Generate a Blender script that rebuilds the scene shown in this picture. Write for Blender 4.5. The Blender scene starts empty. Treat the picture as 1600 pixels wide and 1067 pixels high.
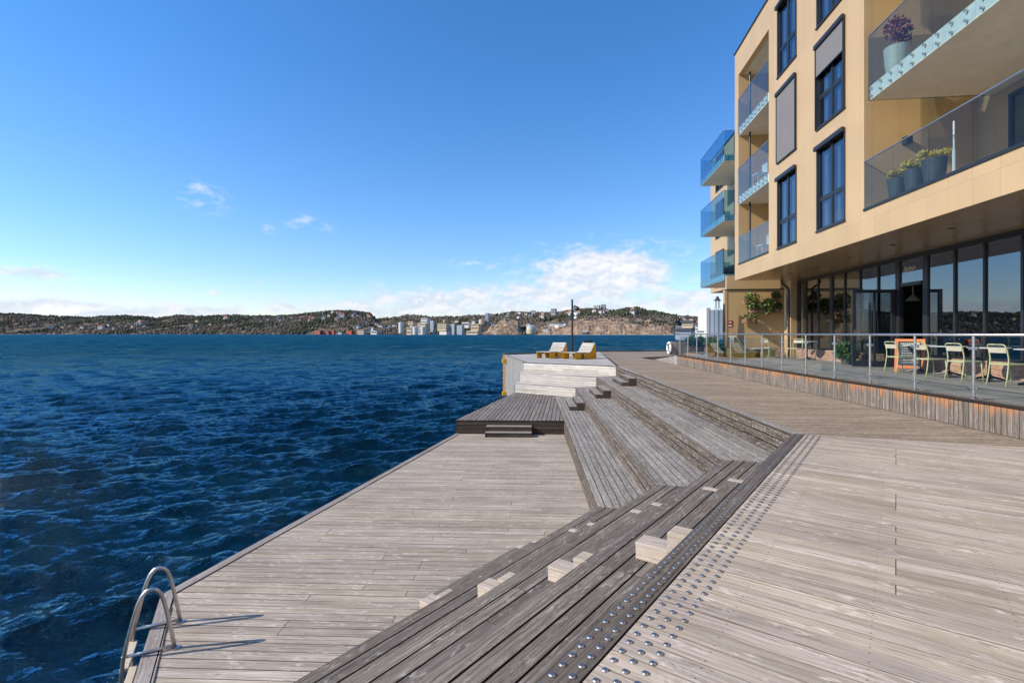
import bpy, math, random
import numpy as np
from mathutils import Vector, Matrix
random.seed(7); np.random.seed(7)
S = bpy.context.scene
C = S.collection
# ---------------------------------------------------------------- camera
cam_d = bpy.data.cameras.new('camera'); cam = bpy.data.objects.new('camera', cam_d); C.objects.link(cam)
cam.location = (0, 0, 1.5); cam.rotation_euler = (math.radians(90), 0, 0)
cam_d.lens = 18; cam_d.sensor_width = 36; cam_d.shift_y = -0.0078
cam_d.clip_start = 0.05; cam_d.clip_end = 20000
S.camera = cam
# ---------------------------------------------------------------- light
SUN_EL = math.radians(32.5); SUN_AZ = math.radians(257.9)      # azimuth clockwise from +Y
to_sun = Vector((math.sin(SUN_AZ)*math.cos(SUN_EL), math.cos(SUN_AZ)*math.cos(SUN_EL), math.sin(SUN_EL)))
sd = bpy.data.lights.new('sun', 'SUN'); sd.energy = 4.6; sd.angle = math.radians(0.53); sd.color = (1, .915, .79)
so = bpy.data.objects.new('sun', sd); C.objects.link(so); so.location = (-30, -10, 40)
so.rotation_euler = to_sun.to_track_quat('Z', 'Y').to_euler()
S.view_settings.view_transform = 'Standard'; S.view_settings.look = 'None'
S.view_settings.exposure = 0.25; S.view_settings.gamma = 1
W = bpy.data.worlds.new('World'); S.world = W; W.use_nodes = True

class NT:
    """tiny node-tree helper"""
    def __init__(s, tree): s.t = tree; s.n = tree.nodes; s.l = tree.links
    def node(s, typ, **kw):
        n = s.n.new(typ)
        for k, v in kw.items():
            setattr(n, k, v)
        return n
    def put(s, sock, v):
        if v is None: return
        if isinstance(v, bpy.types.NodeSocket): s.l.new(v, sock)
        else:
            if isinstance(v, (tuple, list)) and len(v) == 3 and sock.type == 'RGBA': v = (*v, 1)
            sock.default_value = v
    def math(s, op, a, b=None, c=None, clamp=False):
        n = s.node('ShaderNodeMath', operation=op); n.use_clamp = clamp
        s.put(n.inputs[0], a); s.put(n.inputs[1], b); s.put(n.inputs[2], c)
        return n.outputs[0]
    def mix(s, f, a, b, blend='MIX'):
        n = s.node('ShaderNodeMix', data_type='RGBA', blend_type=blend)
        s.put(n.inputs[0], f); s.put(n.inputs[6], a); s.put(n.inputs[7], b)
        return n.outputs[2]
    def noise(s, vec, scale, detail=4, rough=.5, dist=0, lac=2, dim='3D'):
        n = s.node('ShaderNodeTexNoise', noise_dimensions=dim)
        s.put(n.inputs['Vector'], vec); s.put(n.inputs['Scale'], scale); s.put(n.inputs['Detail'], detail)
        s.put(n.inputs['Roughness'], rough); s.put(n.inputs['Distortion'], dist); s.put(n.inputs['Lacunarity'], lac)
        return n.outputs[0]
    def ramp(s, f, stops, interp='LINEAR'):
        n = s.node('ShaderNodeValToRGB'); n.color_ramp.interpolation = interp
        e = n.color_ramp.elements
        while len(e) < len(stops): e.new(.5)
        for i, (p, c) in enumerate(stops):
            e[i].position = p
            e[i].color = (c, c, c, 1) if isinstance(c, (int, float)) else (*c, 1)
        s.put(n.inputs[0], f)
        return n.outputs[0]
    def mr(s, v, a, b, c=0, d=1, smooth=False):
        n = s.node('ShaderNodeMapRange'); n.clamp = True
        if smooth: n.interpolation_type = 'SMOOTHSTEP'
        for i, x in enumerate((v, a, b, c, d)): s.put(n.inputs[i], x)
        return n.outputs[0]
    def xyz(s, x, y, z=0):
        n = s.node('ShaderNodeCombineXYZ'); s.put(n.inputs[0], x); s.put(n.inputs[1], y); s.put(n.inputs[2], z)
        return n.outputs[0]
    def sep(s, v):
        n = s.node('ShaderNodeSeparateXYZ'); s.put(n.inputs[0], v); return n.outputs
    def vm(s, op, a, b=None):
        n = s.node('ShaderNodeVectorMath', operation=op); s.put(n.inputs[0], a)
        if b is not None: s.put(n.inputs[1], b)
        return n.outputs[0]

def build_world():
    k = NT(W.node_tree)
    for n in list(k.n): k.n.remove(n)
    out = k.node('ShaderNodeOutputWorld')
    sky = k.node('ShaderNodeTexSky', sky_type='NISHITA'); sky.sun_disc = False
    sky.sun_elevation = SUN_EL; sky.sun_rotation = SUN_AZ
    sky.altitude = 0; sky.air_density = 1.15; sky.dust_density = 0.1; sky.ozone_density = 3.2
    bg = k.node('ShaderNodeBackground'); bg.inputs[1].default_value = 0.15
    hsv = k.node('ShaderNodeHueSaturation'); hsv.inputs['Saturation'].default_value = 1.08
    k.l.new(sky.outputs[0], hsv.inputs['Color']); k.put(bg.inputs[0], None)
    tc = k.node('ShaderNodeTexCoord'); x, y, z = k.sep(tc.outputs['Generated'])
    k.put(bg.inputs[0], k.mix(1.0, hsv.outputs[0], k.mix(k.mr(z, .12, .45), k.mix(k.mr(z, 0, .12), (.93, .925, 1.14), (.70, .86, 1.12)), (.47, .83, 1.15)), 'MULTIPLY'))
    # azimuth / elevation in "photo pixel" units: a=800 per unit tan
    az = k.math('ARCTAN2', x, y)                       # radians from +Y
    el = k.math('ARCSINE', z)
    blobs = [  # px, py, rx, ry, strength
        (940, 432, 95, 34, 1.0), (860, 462, 110, 22, .72), (985, 420, 50, 26, .9), (925, 389, 30, 10, .42),
        (60, 484, 150, 17, 1.05), (200, 492, 60, 9, .85), (40, 426, 70, 9, .62), (560, 478, 60, 10, .6), (440, 482, 40, 9, .55),
        (690, 470, 140, 18, .66), (735, 458, 45, 10, .6), (1060, 470, 90, 18, .62), (745, 411, 40, 9, .42),
        (316, 306, 42, 22, .31), (424, 358, 20, 9, .33), (478, 356, 34, 15, .33), (330, 458, 16, 6, .4), (402, 445, 12, 7, .42),
        (850, 482, 330, 15, .62), (300, 486, 90, 11, .66), (600, 486, 160, 12, .6)]
    tot = None
    for px, py, rx, ry, st in blobs:
        t = (px-800)/800; a0 = math.atan(t); c = math.cos(a0)
        e0 = math.atan((521-py)/800*c); ra = rx/800*c*c; re = ry/800*c
        dx = k.math('DIVIDE', k.math('SUBTRACT', az, a0), ra); dy = k.math('DIVIDE', k.math('SUBTRACT', el, e0), re)
        d = k.math('ADD', k.math('MULTIPLY', dx, dx), k.math('MULTIPLY', dy, dy))
        g = k.math('MULTIPLY', k.math('POWER', 2.718, k.math('MULTIPLY', d, -.75)), st*(1.25 if st > .5 else 1))
        tot = g if tot is None else k.math('MAXIMUM', tot, g)
    # a low bank of broken cloud all round the horizon outside the photographed part
    side = k.mr(k.math('ABSOLUTE', k.math('ADD', az, 0)), .85, 1.1)
    low = k.math('MULTIPLY', k.math('MULTIPLY', k.mr(el, .02, .05), k.mr(el, .16, .06)), k.math('MULTIPLY', side, .6))
    tot = k.math('MAXIMUM', tot, low)
    v = k.xyz(k.math('MULTIPLY', az, 1.0), k.math('MULTIPLY', el, 1.9), 0)
    n1 = k.noise(v, 17, 9, .60, .25)
    n2 = k.noise(v, 48, 6, .6)
    nn = k.math('ADD', k.math('MULTIPLY', n1, .8), k.math('MULTIPLY', n2, .2))
    dens = k.math('ADD', tot, k.math('MULTIPLY', k.math('SUBTRACT', nn, .5), 2.6))
    mask = k.mr(dens, .12, .85, 0, .95, True)
    mask = k.math('MULTIPLY', mask, k.mr(tot, .03, .22))
    v2 = k.vm('ADD', v, (.006, -.014, 0))
    n1b = k.noise(v2, 17, 9, .60, .25)
    shade = k.mr(k.math('SUBTRACT', n1, n1b), -.06, .07)
    thick = k.mr(dens, .7, 1.5)
    col = k.mix(k.math('MULTIPLY', k.math('ADD', shade, thick), .5), (.66, .74, .87), (1.0, .985, .97))
    cb = k.node('ShaderNodeBackground'); k.put(cb.inputs[0], col); cb.inputs[1].default_value = .90
    mx = k.node('ShaderNodeMixShader'); k.put(mx.inputs[0], mask)
    k.l.new(bg.outputs[0], mx.inputs[1]); k.l.new(cb.outputs[0], mx.inputs[2]); k.l.new(mx.outputs[0], out.inputs[0])
build_world()

# ---------------------------------------------------------------- materials
def mat(name):
    m = bpy.data.materials.new(name); m.use_nodes = True
    k = NT(m.node_tree); b = k.n['Principled BSDF']
    return m, k, b
def simple(name, col, rough=.5, metal=0, var=.12, scale=8, bump=0, spec=None):
    m, k, b = mat(name)
    tc = k.node('ShaderNodeTexCoord')
    n = k.noise(tc.outputs['Object'], scale, 6, .6)
    f = k.mr(n, .3, .7, 1-var, 1+var)
    c = k.mix(1.0, col, k.xyz(f, f, f), 'MULTIPLY')
    k.put(b.inputs['Base Color'], c); b.inputs['Metallic'].default_value = metal
    k.put(b.inputs['Roughness'], k.mr(n, .2, .8, max(.02, rough-.08), min(1, rough+.08)))
    if spec is not None: b.inputs['Specular IOR Level'].default_value = spec
    if bump:
        bn = k.node('ShaderNodeBump'); bn.inputs['Strength'].default_value = bump; bn.inputs['Distance'].default_value = .01
        k.put(bn.inputs['Height'], k.noise(tc.outputs['Object'], scale*6, 5, .6)); k.l.new(bn.outputs[0], b.inputs['Normal'])
    return m

def wood(name, dark, mid, light, blotch=.5, nails=True, warm=None, grain=1.0, bw=.145, edge=.92, specks=0):
    """weathered deck board: UV = metres along / across the board, attribute 'rnd' = per board random"""
    m, k, b = mat(name)
    uv = k.node('ShaderNodeUVMap').outputs[0]; u, v, _ = k.sep(uv)
    at = k.node('ShaderNodeAttribute', attribute_name='rnd'); r1, r2, r3 = k.sep(at.outputs['Vector'])
    ou = k.math('MULTIPLY_ADD', r1, 57, u); ov = k.math('MULTIPLY_ADD', r2, 23, v)
    warp = k.math('MULTIPLY', k.math('SUBTRACT', k.noise(k.xyz(k.math('MULTIPLY', ou, 2.2), k.math('MULTIPLY', ov, 9)), 1, 3, .5), .5), .05)
    ovw = k.math('ADD', ov, warp)
    g1 = k.noise(k.xyz(k.math('MULTIPLY', ou, .9), k.math('MULTIPLY', ovw, 55)), 1, 5, .62)
    g2 = k.noise(k.xyz(k.math('MULTIPLY', ou, 5), k.math('MULTIPLY', ovw, 260)), 1, 4, .6)
    g3 = k.noise(k.xyz(k.math('MULTIPLY', ou, 1.1), k.math('MULTIPLY', ov, 4)), 1, 4, .6)
    # knots
    vo = k.node('ShaderNodeTexVoronoi', voronoi_dimensions='2D', feature='F1'); vo.inputs['Randomness'].default_value = 1
    k.put(vo.inputs['Vector'], k.xyz(k.math('MULTIPLY', ou, 2.3), k.math('MULTIPLY', ovw, 7.5))); vo.inputs['Scale'].default_value = 1
    kd = vo.outputs['Distance']
    knot = k.mr(kd, .05, .11, 1, 0, True)
    halo = k.mr(kd, .08, .42, 1, 0, True)
    rings = k.math('SINE', k.math('MULTIPLY', k.math('ADD', kd, k.math('MULTIPLY', g1, .1)), 70))
    gsum = k.math('ADD', k.math('MULTIPLY', g1, .62), k.math('MULTIPLY', g2, .38))
    gsum = k.math('ADD', gsum, k.math('MULTIPLY', k.math('MULTIPLY', rings, halo), .035))
    f = k.mr(gsum, .38, .64)
    col = k.ramp(f, [(0, dark), (.45, mid), (1, light)])
    # per-board tone
    tone = k.mr(r3, 0, 1, .84, 1.14); colb = k.mix(1.0, col, k.xyz(tone, tone, k.math('MULTIPLY', tone, k.mr(r2, 0, 1, .95, 1.04))), 'MULTIPLY')
    # slow stains
    st = k.mr(g3, .3, .7, .86, 1.12); colb = k.mix(1.0, colb, k.xyz(st, st, st), 'MULTIPLY')
    # pale scuffed flecks near knots
    fl = k.noise(k.xyz(k.math('MULTIPLY', ou, 9), k.math('MULTIPLY', ovw, 32)), 1, 4, .65)
    flm = k.math('MULTIPLY', k.mr(fl, .48, .66, 0, 1, True), k.math('MULTIPLY', halo, blotch))
    lt = tuple(min(1, c*1.28+.05) for c in light)
    colb = k.mix(flm, colb, lt)
    colb = k.mix(k.math('MULTIPLY', knot, .35), colb, tuple(c*.8 for c in dark))
    # large scale weathering in world space
    gp = k.node('ShaderNodeNewGeometry').outputs['Position']
    wn = k.noise(gp, .9, 5, .6); wf = k.mr(wn, .3, .7, .88, 1.1)
    colb = k.mix(1.0, colb, k.xyz(wf, wf, wf), 'MULTIPLY')
    bs = k.noise(k.xyz(k.math('MULTIPLY', ou, .55), k.math('MULTIPLY', ovw, 26)), 1, 4, .6)
    colb = k.mix(k.mr(bs, .50, .68, 0, .5), colb, tuple(q_*w_ for q_, w_ in zip(mid, (.62, .58, .55))))
    # long dark drying cracks
    ck = k.noise(k.xyz(k.math('MULTIPLY', ou, 1.3), k.math('MULTIPLY', ovw, 120)), 1, 2, .5)
    colb = k.mix(k.mr(ck, .70, .76, 0, .55), colb, tuple(c*.45 for c in dark))
    if specks:
        vs = k.node('ShaderNodeTexVoronoi', voronoi_dimensions='2D'); vs.inputs['Scale'].default_value = 1
        k.put(vs.inputs['Vector'], k.xyz(k.math('MULTIPLY', ou, 5.5), k.math('MULTIPLY', ov, 11)))
        colb = k.mix(k.mr(vs.outputs['Distance'], .10, .2, specks, 0), colb, tuple(min(1, c*1.25+.08) for c in light))
    if nails:
        du = k.math('ABSOLUTE', k.math('SUBTRACT', k.math('FRACT', k.math('MULTIPLY', k.math('ADD', u, 100), 1/.6)), .5))
        du = k.math('MULTIPLY', du, .6)
        dv = k.math('ABSOLUTE', k.math('SUBTRACT', k.math('ABSOLUTE', k.math('SUBTRACT', v, bw/2)), bw*.29))
        d = k.math('SQRT', k.math('ADD', k.math('MULTIPLY', du, du), k.math('MULTIPLY', dv, dv)))
        colb = k.mix(k.mr(d, .003, .0055, .85, 0), colb, (.03, .025, .02))
    if warm:      # un-greyed orange strip below the top of upright boards: v is height above the bottom
        wv = k.math('ADD', u, k.math('MULTIPLY', k.math('SUBTRACT', g1, .5), .34))
        wv = k.math('ADD', wv, k.math('MULTIPLY', k.math('SUBTRACT', r1, .5), .22))
        colb = k.mix(k.mr(wv, warm[0], warm[1], 0, .9, True), colb, warm[2])
    # dark rim painted on the board edges in place of shade in the gaps
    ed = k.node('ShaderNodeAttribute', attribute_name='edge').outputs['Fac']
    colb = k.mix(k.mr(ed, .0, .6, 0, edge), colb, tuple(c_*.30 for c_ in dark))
    k.put(b.inputs['Base Color'], colb)
    k.put(b.inputs['Roughness'], k.mr(f, 0, 1, .72, .86)); b.inputs['Specular IOR Level'].default_value = .12
    bn = k.node('ShaderNodeBump'); bn.inputs['Strength'].default_value = .35*grain; bn.inputs['Distance'].default_value = .004
    k.put(bn.inputs['Height'], k.math('SUBTRACT', gsum, k.mr(ck, .70, .76))); k.l.new(bn.outputs[0], b.inputs['Normal'])
    return m

def thin_glass(name, tint, gloss=.12, ior=1.5, rough=.0, glosscol=(1, 1, 1)):
    m, k, b = mat(name); k.n.remove(b); out = k.n['Material Output']
    tr = k.node('ShaderNodeBsdfTransparent'); k.put(tr.inputs[0], tint)
    gl = k.node('ShaderNodeBsdfGlossy'); gl.inputs['Roughness'].default_value = rough; k.put(gl.inputs[0], glosscol)
    g = k.node('ShaderNodeNewGeometry'); dt = k.node('ShaderNodeVectorMath', operation='DOT_PRODUCT')
    k.l.new(g.outputs['Incoming'], dt.inputs[0]); k.l.new(g.outputs['Normal'], dt.inputs[1])
    c5 = k.math('POWER', k.math('SUBTRACT', 1, k.math('ABSOLUTE', dt.outputs['Value']), clamp=True), 5)
    f0 = ((ior-1)/(ior+1))**2+gloss
    f = k.math('MULTIPLY_ADD', c5, 1-f0, f0, clamp=True)
    mx = k.node('ShaderNodeMixShader'); k.put(mx.inputs[0], f)
    k.l.new(tr.outputs[0], mx.inputs[1]); k.l.new(gl.outputs[0], mx.inputs[2]); k.l.new(mx.outputs[0], out.inputs[0])
    return m

def cladding(name, col, rough=.42, metal=.25, seams=True):
    m, k, b = mat(name)
    gp = k.node('ShaderNodeNewGeometry').outputs['Position']; x, y, z = k.sep(gp)
    al = k.math('ADD', k.math('MULTIPLY', x, .1093), k.math('MULTIPLY', y, .994))
    ac = k.math('SUBTRACT', k.math('MULTIPLY', x, .994), k.math('MULTIPLY', y, .1093))
    h = k.math('ADD', al, ac)
    n = k.noise(k.xyz(k.math('MULTIPLY', al, .7), k.math('MULTIPLY', ac, .7), k.math('MULTIPLY', z, .7)), 1, 4, .5)
    fine = k.noise(k.xyz(k.math('MULTIPLY', al, 60), k.math('MULTIPLY', ac, 60), k.math('MULTIPLY', z, .8)), 1, 2, .5)
    f = k.math('ADD', k.mr(n, .3, .7, .95, 1.05), k.mr(fine, .3, .7, -.02, .02))
    # panel tone: each cassette slightly different
    cell = k.math('FLOOR', k.math('MULTIPLY', h, 1/.61)); cz = k.math('FLOOR', k.math('MULTIPLY', k.math('ADD', z, 1.7), 1/3.02))
    wn = k.node('ShaderNodeTexWhiteNoise', noise_dimensions='3D'); k.put(wn.inputs[0], k.xyz(cell, cz, 0))
    f = k.math('MULTIPLY', f, k.mr(wn.outputs[0], 0, 1, .965, 1.03))
    c = k.mix(1.0, col, k.xyz(f, f, f), 'MULTIPLY')
    if seams:
        fx = k.math('ABSOLUTE', k.math('SUBTRACT', k.math('FRACT', k.math('MULTIPLY', h, 1/.61)), .5))
        sx = k.mr(fx, .4935, .4965, 0, .62)
        fz = k.math('ABSOLUTE', k.math('SUBTRACT', k.math('FRACT', k.math('MULTIPLY', k.math('ADD', z, 1.7), 1/3.02)), .5))
        sz = k.mr(fz, .4985, .4993, 0, .5)
        c = k.mix(k.math('MAXIMUM', sx, sz), c, tuple(q*.35 for q in col))
    k.put(b.inputs['Base Color'], c); b.inputs['Metallic'].default_value = metal; b.inputs['Roughness'].default_value = rough
    bn = k.node('ShaderNodeBump'); bn.inputs['Strength'].default_value = .12; bn.inputs['Distance'].default_value = .02
    k.put(bn.inputs['Height'], k.noise(gp, 1.3, 2, .5)); k.l.new(bn.outputs[0], b.inputs['Normal'])
    return m

MT = {}
MT['near'] = wood('deck_wood_pale', (.28, .215, .155), (.47, .388, .303), (.63, .545, .45), .8, edge=.68)
MT['far'] = wood('deck_wood_brown', (.18, .13, .088), (.315, .24, .17), (.45, .37, .285), .6, specks=.3)
MT['plaza'] = wood('deck_wood_silver', (.35, .31, .27), (.47, .43, .385), (.58, .54, .49), .4)
MT['low'] = wood('deck_wood_beige', (.25, .195, .14), (.44, .363, .283), (.61, .53, .438), .85, edge=.68)
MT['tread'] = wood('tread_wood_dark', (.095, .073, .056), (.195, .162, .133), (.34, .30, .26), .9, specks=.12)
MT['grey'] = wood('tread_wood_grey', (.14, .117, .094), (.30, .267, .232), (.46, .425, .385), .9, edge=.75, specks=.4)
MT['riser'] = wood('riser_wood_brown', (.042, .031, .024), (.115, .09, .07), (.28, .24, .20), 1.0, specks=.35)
MT['white'] = wood('step_wood_bleached', (.44, .38, .32), (.58, .53, .47), (.70, .66, .60), .5, edge=.55)
MT['edge'] = wood('edge_board_dark', (.07, .056, .045), (.15, .123, .10), (.25, .215, .185), .6)
MT['new'] = wood('new_step_wood', (.42, .33, .25), (.56, .465, .375), (.66, .575, .49), .3)
MT['newplatform'] = wood('platform_wood_grey', (.12, .095, .075), (.23, .195, .165), (.36, .32, .285), .7, specks=.3)
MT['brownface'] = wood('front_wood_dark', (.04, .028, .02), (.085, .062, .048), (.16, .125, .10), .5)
MT['cap'] = wood('cap_wood', (.20, .165, .135), (.33, .28, .24), (.46, .41, .36), .4)
MT['fascia'] = wood('fascia_wood_warm', (.075, .056, .042), (.19, .155, .128), (.33, .285, .245), .6, bw=.095, nails=False, warm=(.27, .46, (.42, .19, .08)))
MT['terr'] = wood('terrace_wood_grey', (.15, .14, .12), (.25, .235, .21), (.35, .335, .30), .4)
MT['quay'] = wood('quay_wall_wood', (.16, .145, .13), (.30, .28, .26), (.42, .40, .38), .4, nails=False)
MT['steel'] = simple('brushed_steel', (.60, .565, .52), .34, 1, .08, 20)
MT['stud'] = simple('stud_steel', (.44, .405, .365), .42, 1, .12, 30)
MT['black'] = simple('black_frame', (.018, .019, .022), .38, 0, .15, 6)
MT['anth'] = simple('anthracite_metal', (.035, .038, .045), .42, .3, .1, 4)
MT['screen'] = simple('grey_screen_fabric', (.175, .163, .16), .9, 0, .05, 1.5, .1)
MT['clad'] = cladding('sand_cladding', (.53, .36, .188), .46, .10)
MT['cladg'] = cladding('golden_cladding', (.56, .37, .175), .40, .12)
MT['soffit'] = cladding('soffit_cladding', (.54, .365, .20), .26, .42, True)
MT['conc'] = simple('slab_concrete', (.66, .59, .50), .8, 0, .08, 3, .2)
MT['slabface'] = simple('slab_face_pale', (.82, .86, .78), .5, 0, .08, 3)
MT['glass'] = thin_glass('balcony_glass', (.76, .81, .82), .0, 1.30)
MT['glassb'] = thin_glass('blue_balcony_glass', (.52, .72, .82), .01, 1.32)
MT['railglass'] = thin_glass('rail_glass', (.95, .975, .965), .0, 1.3)
MT['pane'] = thin_glass('window_glass', (.55, .60, .64), .12, 1.6, 0, (.80, .90, 1))
MT['shop'] = thin_glass('shop_glass', (.60, .64, .66), .14, 1.6, 0, (.85, .92, 1))
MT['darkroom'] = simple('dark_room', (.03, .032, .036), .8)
MT['sunlit_frame_strip'] = simple('sunlit_frame_white', (.85, .85, .82), .9)
MT['wht'] = simple('white_paint', (.78, .77, .74), .5, 0, .05)
MT['yel'] = simple('yellow_painted_steel', (.74, .37, .008), .40, 0, .10, 3)
MT['olive'] = simple('olive_green_metal', (.47, .47, .25), .4, 0, .06)
MT['cream'] = simple('cream_slats', (.62, .52, .38), .5, 0, .08)
MT['orange'] = simple('orange_wood', (.62, .17, .035), .5, 0, .12)
MT['chalk'] = simple('chalkboard', (.025, .027, .03), .6, 0, .3, 25)
MT['ttop'] = simple('table_top', (.55, .54, .52), .3, 0, .05)
MT['potg'] = simple('grey_pot', (.088, .086, .085), .45, 0, .2, 5)
MT['potw'] = simple('pale_pot', (.52, .55, .47), .5, 0, .08, 5)
MT['leaf'] = simple('leaf_green', (.055, .10, .022), .5, 0, .45, 9)
MT['leafl'] = simple('leaf_light_green', (.17, .21, .05), .5, 0, .4, 9)
MT['leafp'] = simple('purple_heather', (.20, .03, .04), .6, 0, .4, 9)
MT['yflower'] = simple('yellow_petals', (.75, .55, .06), .5, 0, .15)
MT['red'] = simple('red_sign', (.30, .025, .02), .4, 0, .05)
MT['corten'] = simple('brown_planter', (.22, .12, .07), .7, 0, .25, 6)
MT['stone'] = simple('grey_stone_slab', (.36, .34, .31), .75, 0, .12, 2, .2)
def brick_mat():
    m, k, b = mat('rough_red_stone')
    gp = k.node('ShaderNodeNewGeometry').outputs['Position']; x, y, z = k.sep(gp)
    br = k.node('ShaderNodeTexBrick'); k.put(br.inputs['Vector'], k.xyz(k.math('ADD', y, x), z))
    br.inputs['Scale'].default_value = 1; br.inputs['Brick Width'].default_value = .42; br.inputs['Row Height'].default_value = .13
    br.inputs['Mortar Size'].default_value = .006
    k.put(br.inputs['Color1'], (.42, .23, .15)); k.put(br.inputs['Color2'], (.52, .33, .23)); k.put(br.inputs['Mortar'], (.16, .10, .07))
    n = k.noise(gp, 22, 6, .65); f = k.mr(n, .3, .7, .6, 1.3)
    k.put(b.inputs['Base Color'], k.mix(1.0, br.outputs[0], k.xyz(f, f, f), 'MULTIPLY')); b.inputs['Roughness'].default_value = .85
    bn = k.node('ShaderNodeBump'); bn.inputs['Strength'].default_value = 1; bn.inputs['Distance'].default_value = .03
    k.put(bn.inputs['Height'], n); k.l.new(bn.outputs[0], b.inputs['Normal'])
    return m
MT['brick'] = brick_mat()

# ---------------------------------------------------------------- mesh helpers
def V(*a): return Vector(a)
class M:
    def __init__(s): s.v = []; s.f = []; s.uv = []; s.r = []; s.mi = []; s.cm = 0; s.e = {}
    def add(s, vs, fs, uv=None, rnd=None):
        b = len(s.v); s.v += [tuple(p) for p in vs]
        rnd = rnd or (0, 0, 0)
        s.r += [rnd]*len(vs)
        for f in fs:
            s.f.append([b+i for i in f]); s.mi.append(s.cm)
            s.uv += [(uv[i] if uv else (0, 0)) for i in f]
    def obox(s, o, a, b, c):
        o, a, b, c = map(Vector, (o, a, b, c))
        if a.cross(b).dot(c) < 0: a, b = b, a
        p = [o, o+a, o+a+b, o+b, o+c, o+a+c, o+a+b+c, o+b+c]
        s.add(p, [(3, 2, 1, 0), (4, 5, 6, 7), (0, 1, 5, 4), (1, 2, 6, 5), (2, 3, 7, 6), (3, 0, 4, 7)])
    def box(s, x0, x1, y0, y1, z0, z1): s.obox((x0, y0, z0), (x1-x0, 0, 0), (0, y1-y0, 0), (0, 0, z1-z0))
    def fbox(s, fr, a0, a1, b0, b1, n0, n1):
        """box in a frame (origin, A, B, N)"""
        o, A, B, N = fr
        s.obox(o+A*a0+B*b0+N*n0, A*(a1-a0), B*(b1-b0), N*(n1-n0))
    def prism(s, poly, z0, z1):
        n = len(poly)
        ar = sum(poly[i][0]*poly[(i+1) % n][1]-poly[(i+1) % n][0]*poly[i][1] for i in range(n))
        if ar < 0: poly = poly[::-1]
        s.add([(x, y, z0) for x, y in poly]+[(x, y, z1) for x, y in poly],
              [tuple(range(n-1, -1, -1)), tuple(range(n, 2*n))]+[(i, (i+1) % n, n+(i+1) % n, n+i) for i in range(n)])
    def cyl(s, p0, p1, r0, r1=None, n=12, cap=True):
        s.tube([p0, p1], [r0, r0 if r1 is None else r1], n, cap)
    def tube(s, pts, r, n=10, cap=True):
        pts = [Vector(p) for p in pts]; m = len(pts)
        rr = r if isinstance(r, (list, tuple)) else [r]*m
        t0 = (pts[1]-pts[0]).normalized()
        ref = Vector((0, 0, 1)) if abs(t0.z) < .9 else Vector((1, 0, 0))
        nx = t0.cross(ref).normalized(); vs = []
        for i, p in enumerate(pts):
            t = ((pts[min(i+1, m-1)]-pts[i]).normalized()+(pts[i]-pts[max(i-1, 0)]).normalized())
            t = t.normalized() if t.length > 1e-6 else t0
            nx = (nx-t*nx.dot(t)).normalized(); ny = t.cross(nx)
            vs += [p+(nx*math.cos(2*math.pi*j/n)+ny*math.sin(2*math.pi*j/n))*rr[i] for j in range(n)]
        fs = [(i*n+j, i*n+(j+1) % n, (i+1)*n+(j+1) % n, (i+1)*n+j) for i in range(m-1) for j in range(n)]
        if cap: fs += [tuple(range(n-1, -1, -1)), tuple((m-1)*n+j for j in range(n))]
        s.add(vs, fs)
    def lathe(s, c, prof, n=20):
        vs = []; c = Vector(c)
        for r, z in prof: vs += [c+Vector((r*math.cos(2*math.pi*j/n), r*math.sin(2*math.pi*j/n), z)) for j in range(n)]
        m = len(prof)
        s.add(vs, [(i*n+j, i*n+(j+1) % n, (i+1)*n+(j+1) % n, (i+1)*n+j) for i in range(m-1) for j in range(n)] +
              [tuple(range(n-1, -1, -1)), tuple((m-1)*n+j for j in range(n))])
    def quad(s, a, b, c, d): s.add([a, b, c, d], [(0, 1, 2, 3)])
    def leaves(s, c, rad, n, size, seed=0, up=.3, shell=.55):
        R = random.Random(seed)
        for _ in range(n):
            while 1:
                p = Vector((R.uniform(-1, 1), R.uniform(-1, 1), R.uniform(-1, 1)))
                if shell*R.random() < p.length <= 1: break
            q = Vector(c)+Vector((p.x*rad[0], p.y*rad[1], p.z*rad[2]))
            d = (p+Vector((R.gauss(0, .6), R.gauss(0, .6), R.gauss(0, .6)+up))).normalized()
            e = d.cross(Vector((R.gauss(0, 1), R.gauss(0, 1), R.gauss(0, 1)))).normalized()
            L = size*R.uniform(.6, 1.5); w = L*.32; mid = q+d*L*.5+Vector((0, 0, -.04*L))
            s.add([q, mid-e*w, q+d*L, mid+e*w], [(0, 1, 2, 3)])
    def blades(s, c, r, n, h, seed=0, w=.012, lean=.5):
        R = random.Random(seed); c = Vector(c)
        for _ in range(n):
            a = R.uniform(0, 6.28); b = c+Vector((math.cos(a), math.sin(a), 0))*r*R.random()
            hh = h*R.uniform(.6, 1.1); l = Vector((math.cos(a), math.sin(a), 0))*hh*lean*R.uniform(.2, 1)
            t = Vector((-math.sin(a), math.cos(a), 0))*w
            m1 = b+Vector((0, 0, hh*.6))+l*.35; tp = b+Vector((0, 0, hh*R.uniform(.75, 1)))+l
            s.add([b-t, b+t, m1+t*.8, m1-t*.8, tp], [(0, 1, 2, 3), (3, 2, 4)])
ROOT = {}
def root(name, loc, label, cat, group=None, rz=0):
    o = bpy.data.objects.new(name, None); C.objects.link(o); o.location = loc; o.empty_display_size = .2
    o['label'] = label; o['category'] = cat
    if group: o['group'] = group
    ROOT[o.name] = Vector(loc)
    return o
def base_of(o):
    while o.parent: o = o.parent
    return ROOT.get(o.name, Vector((0, 0, 0)))
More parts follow.
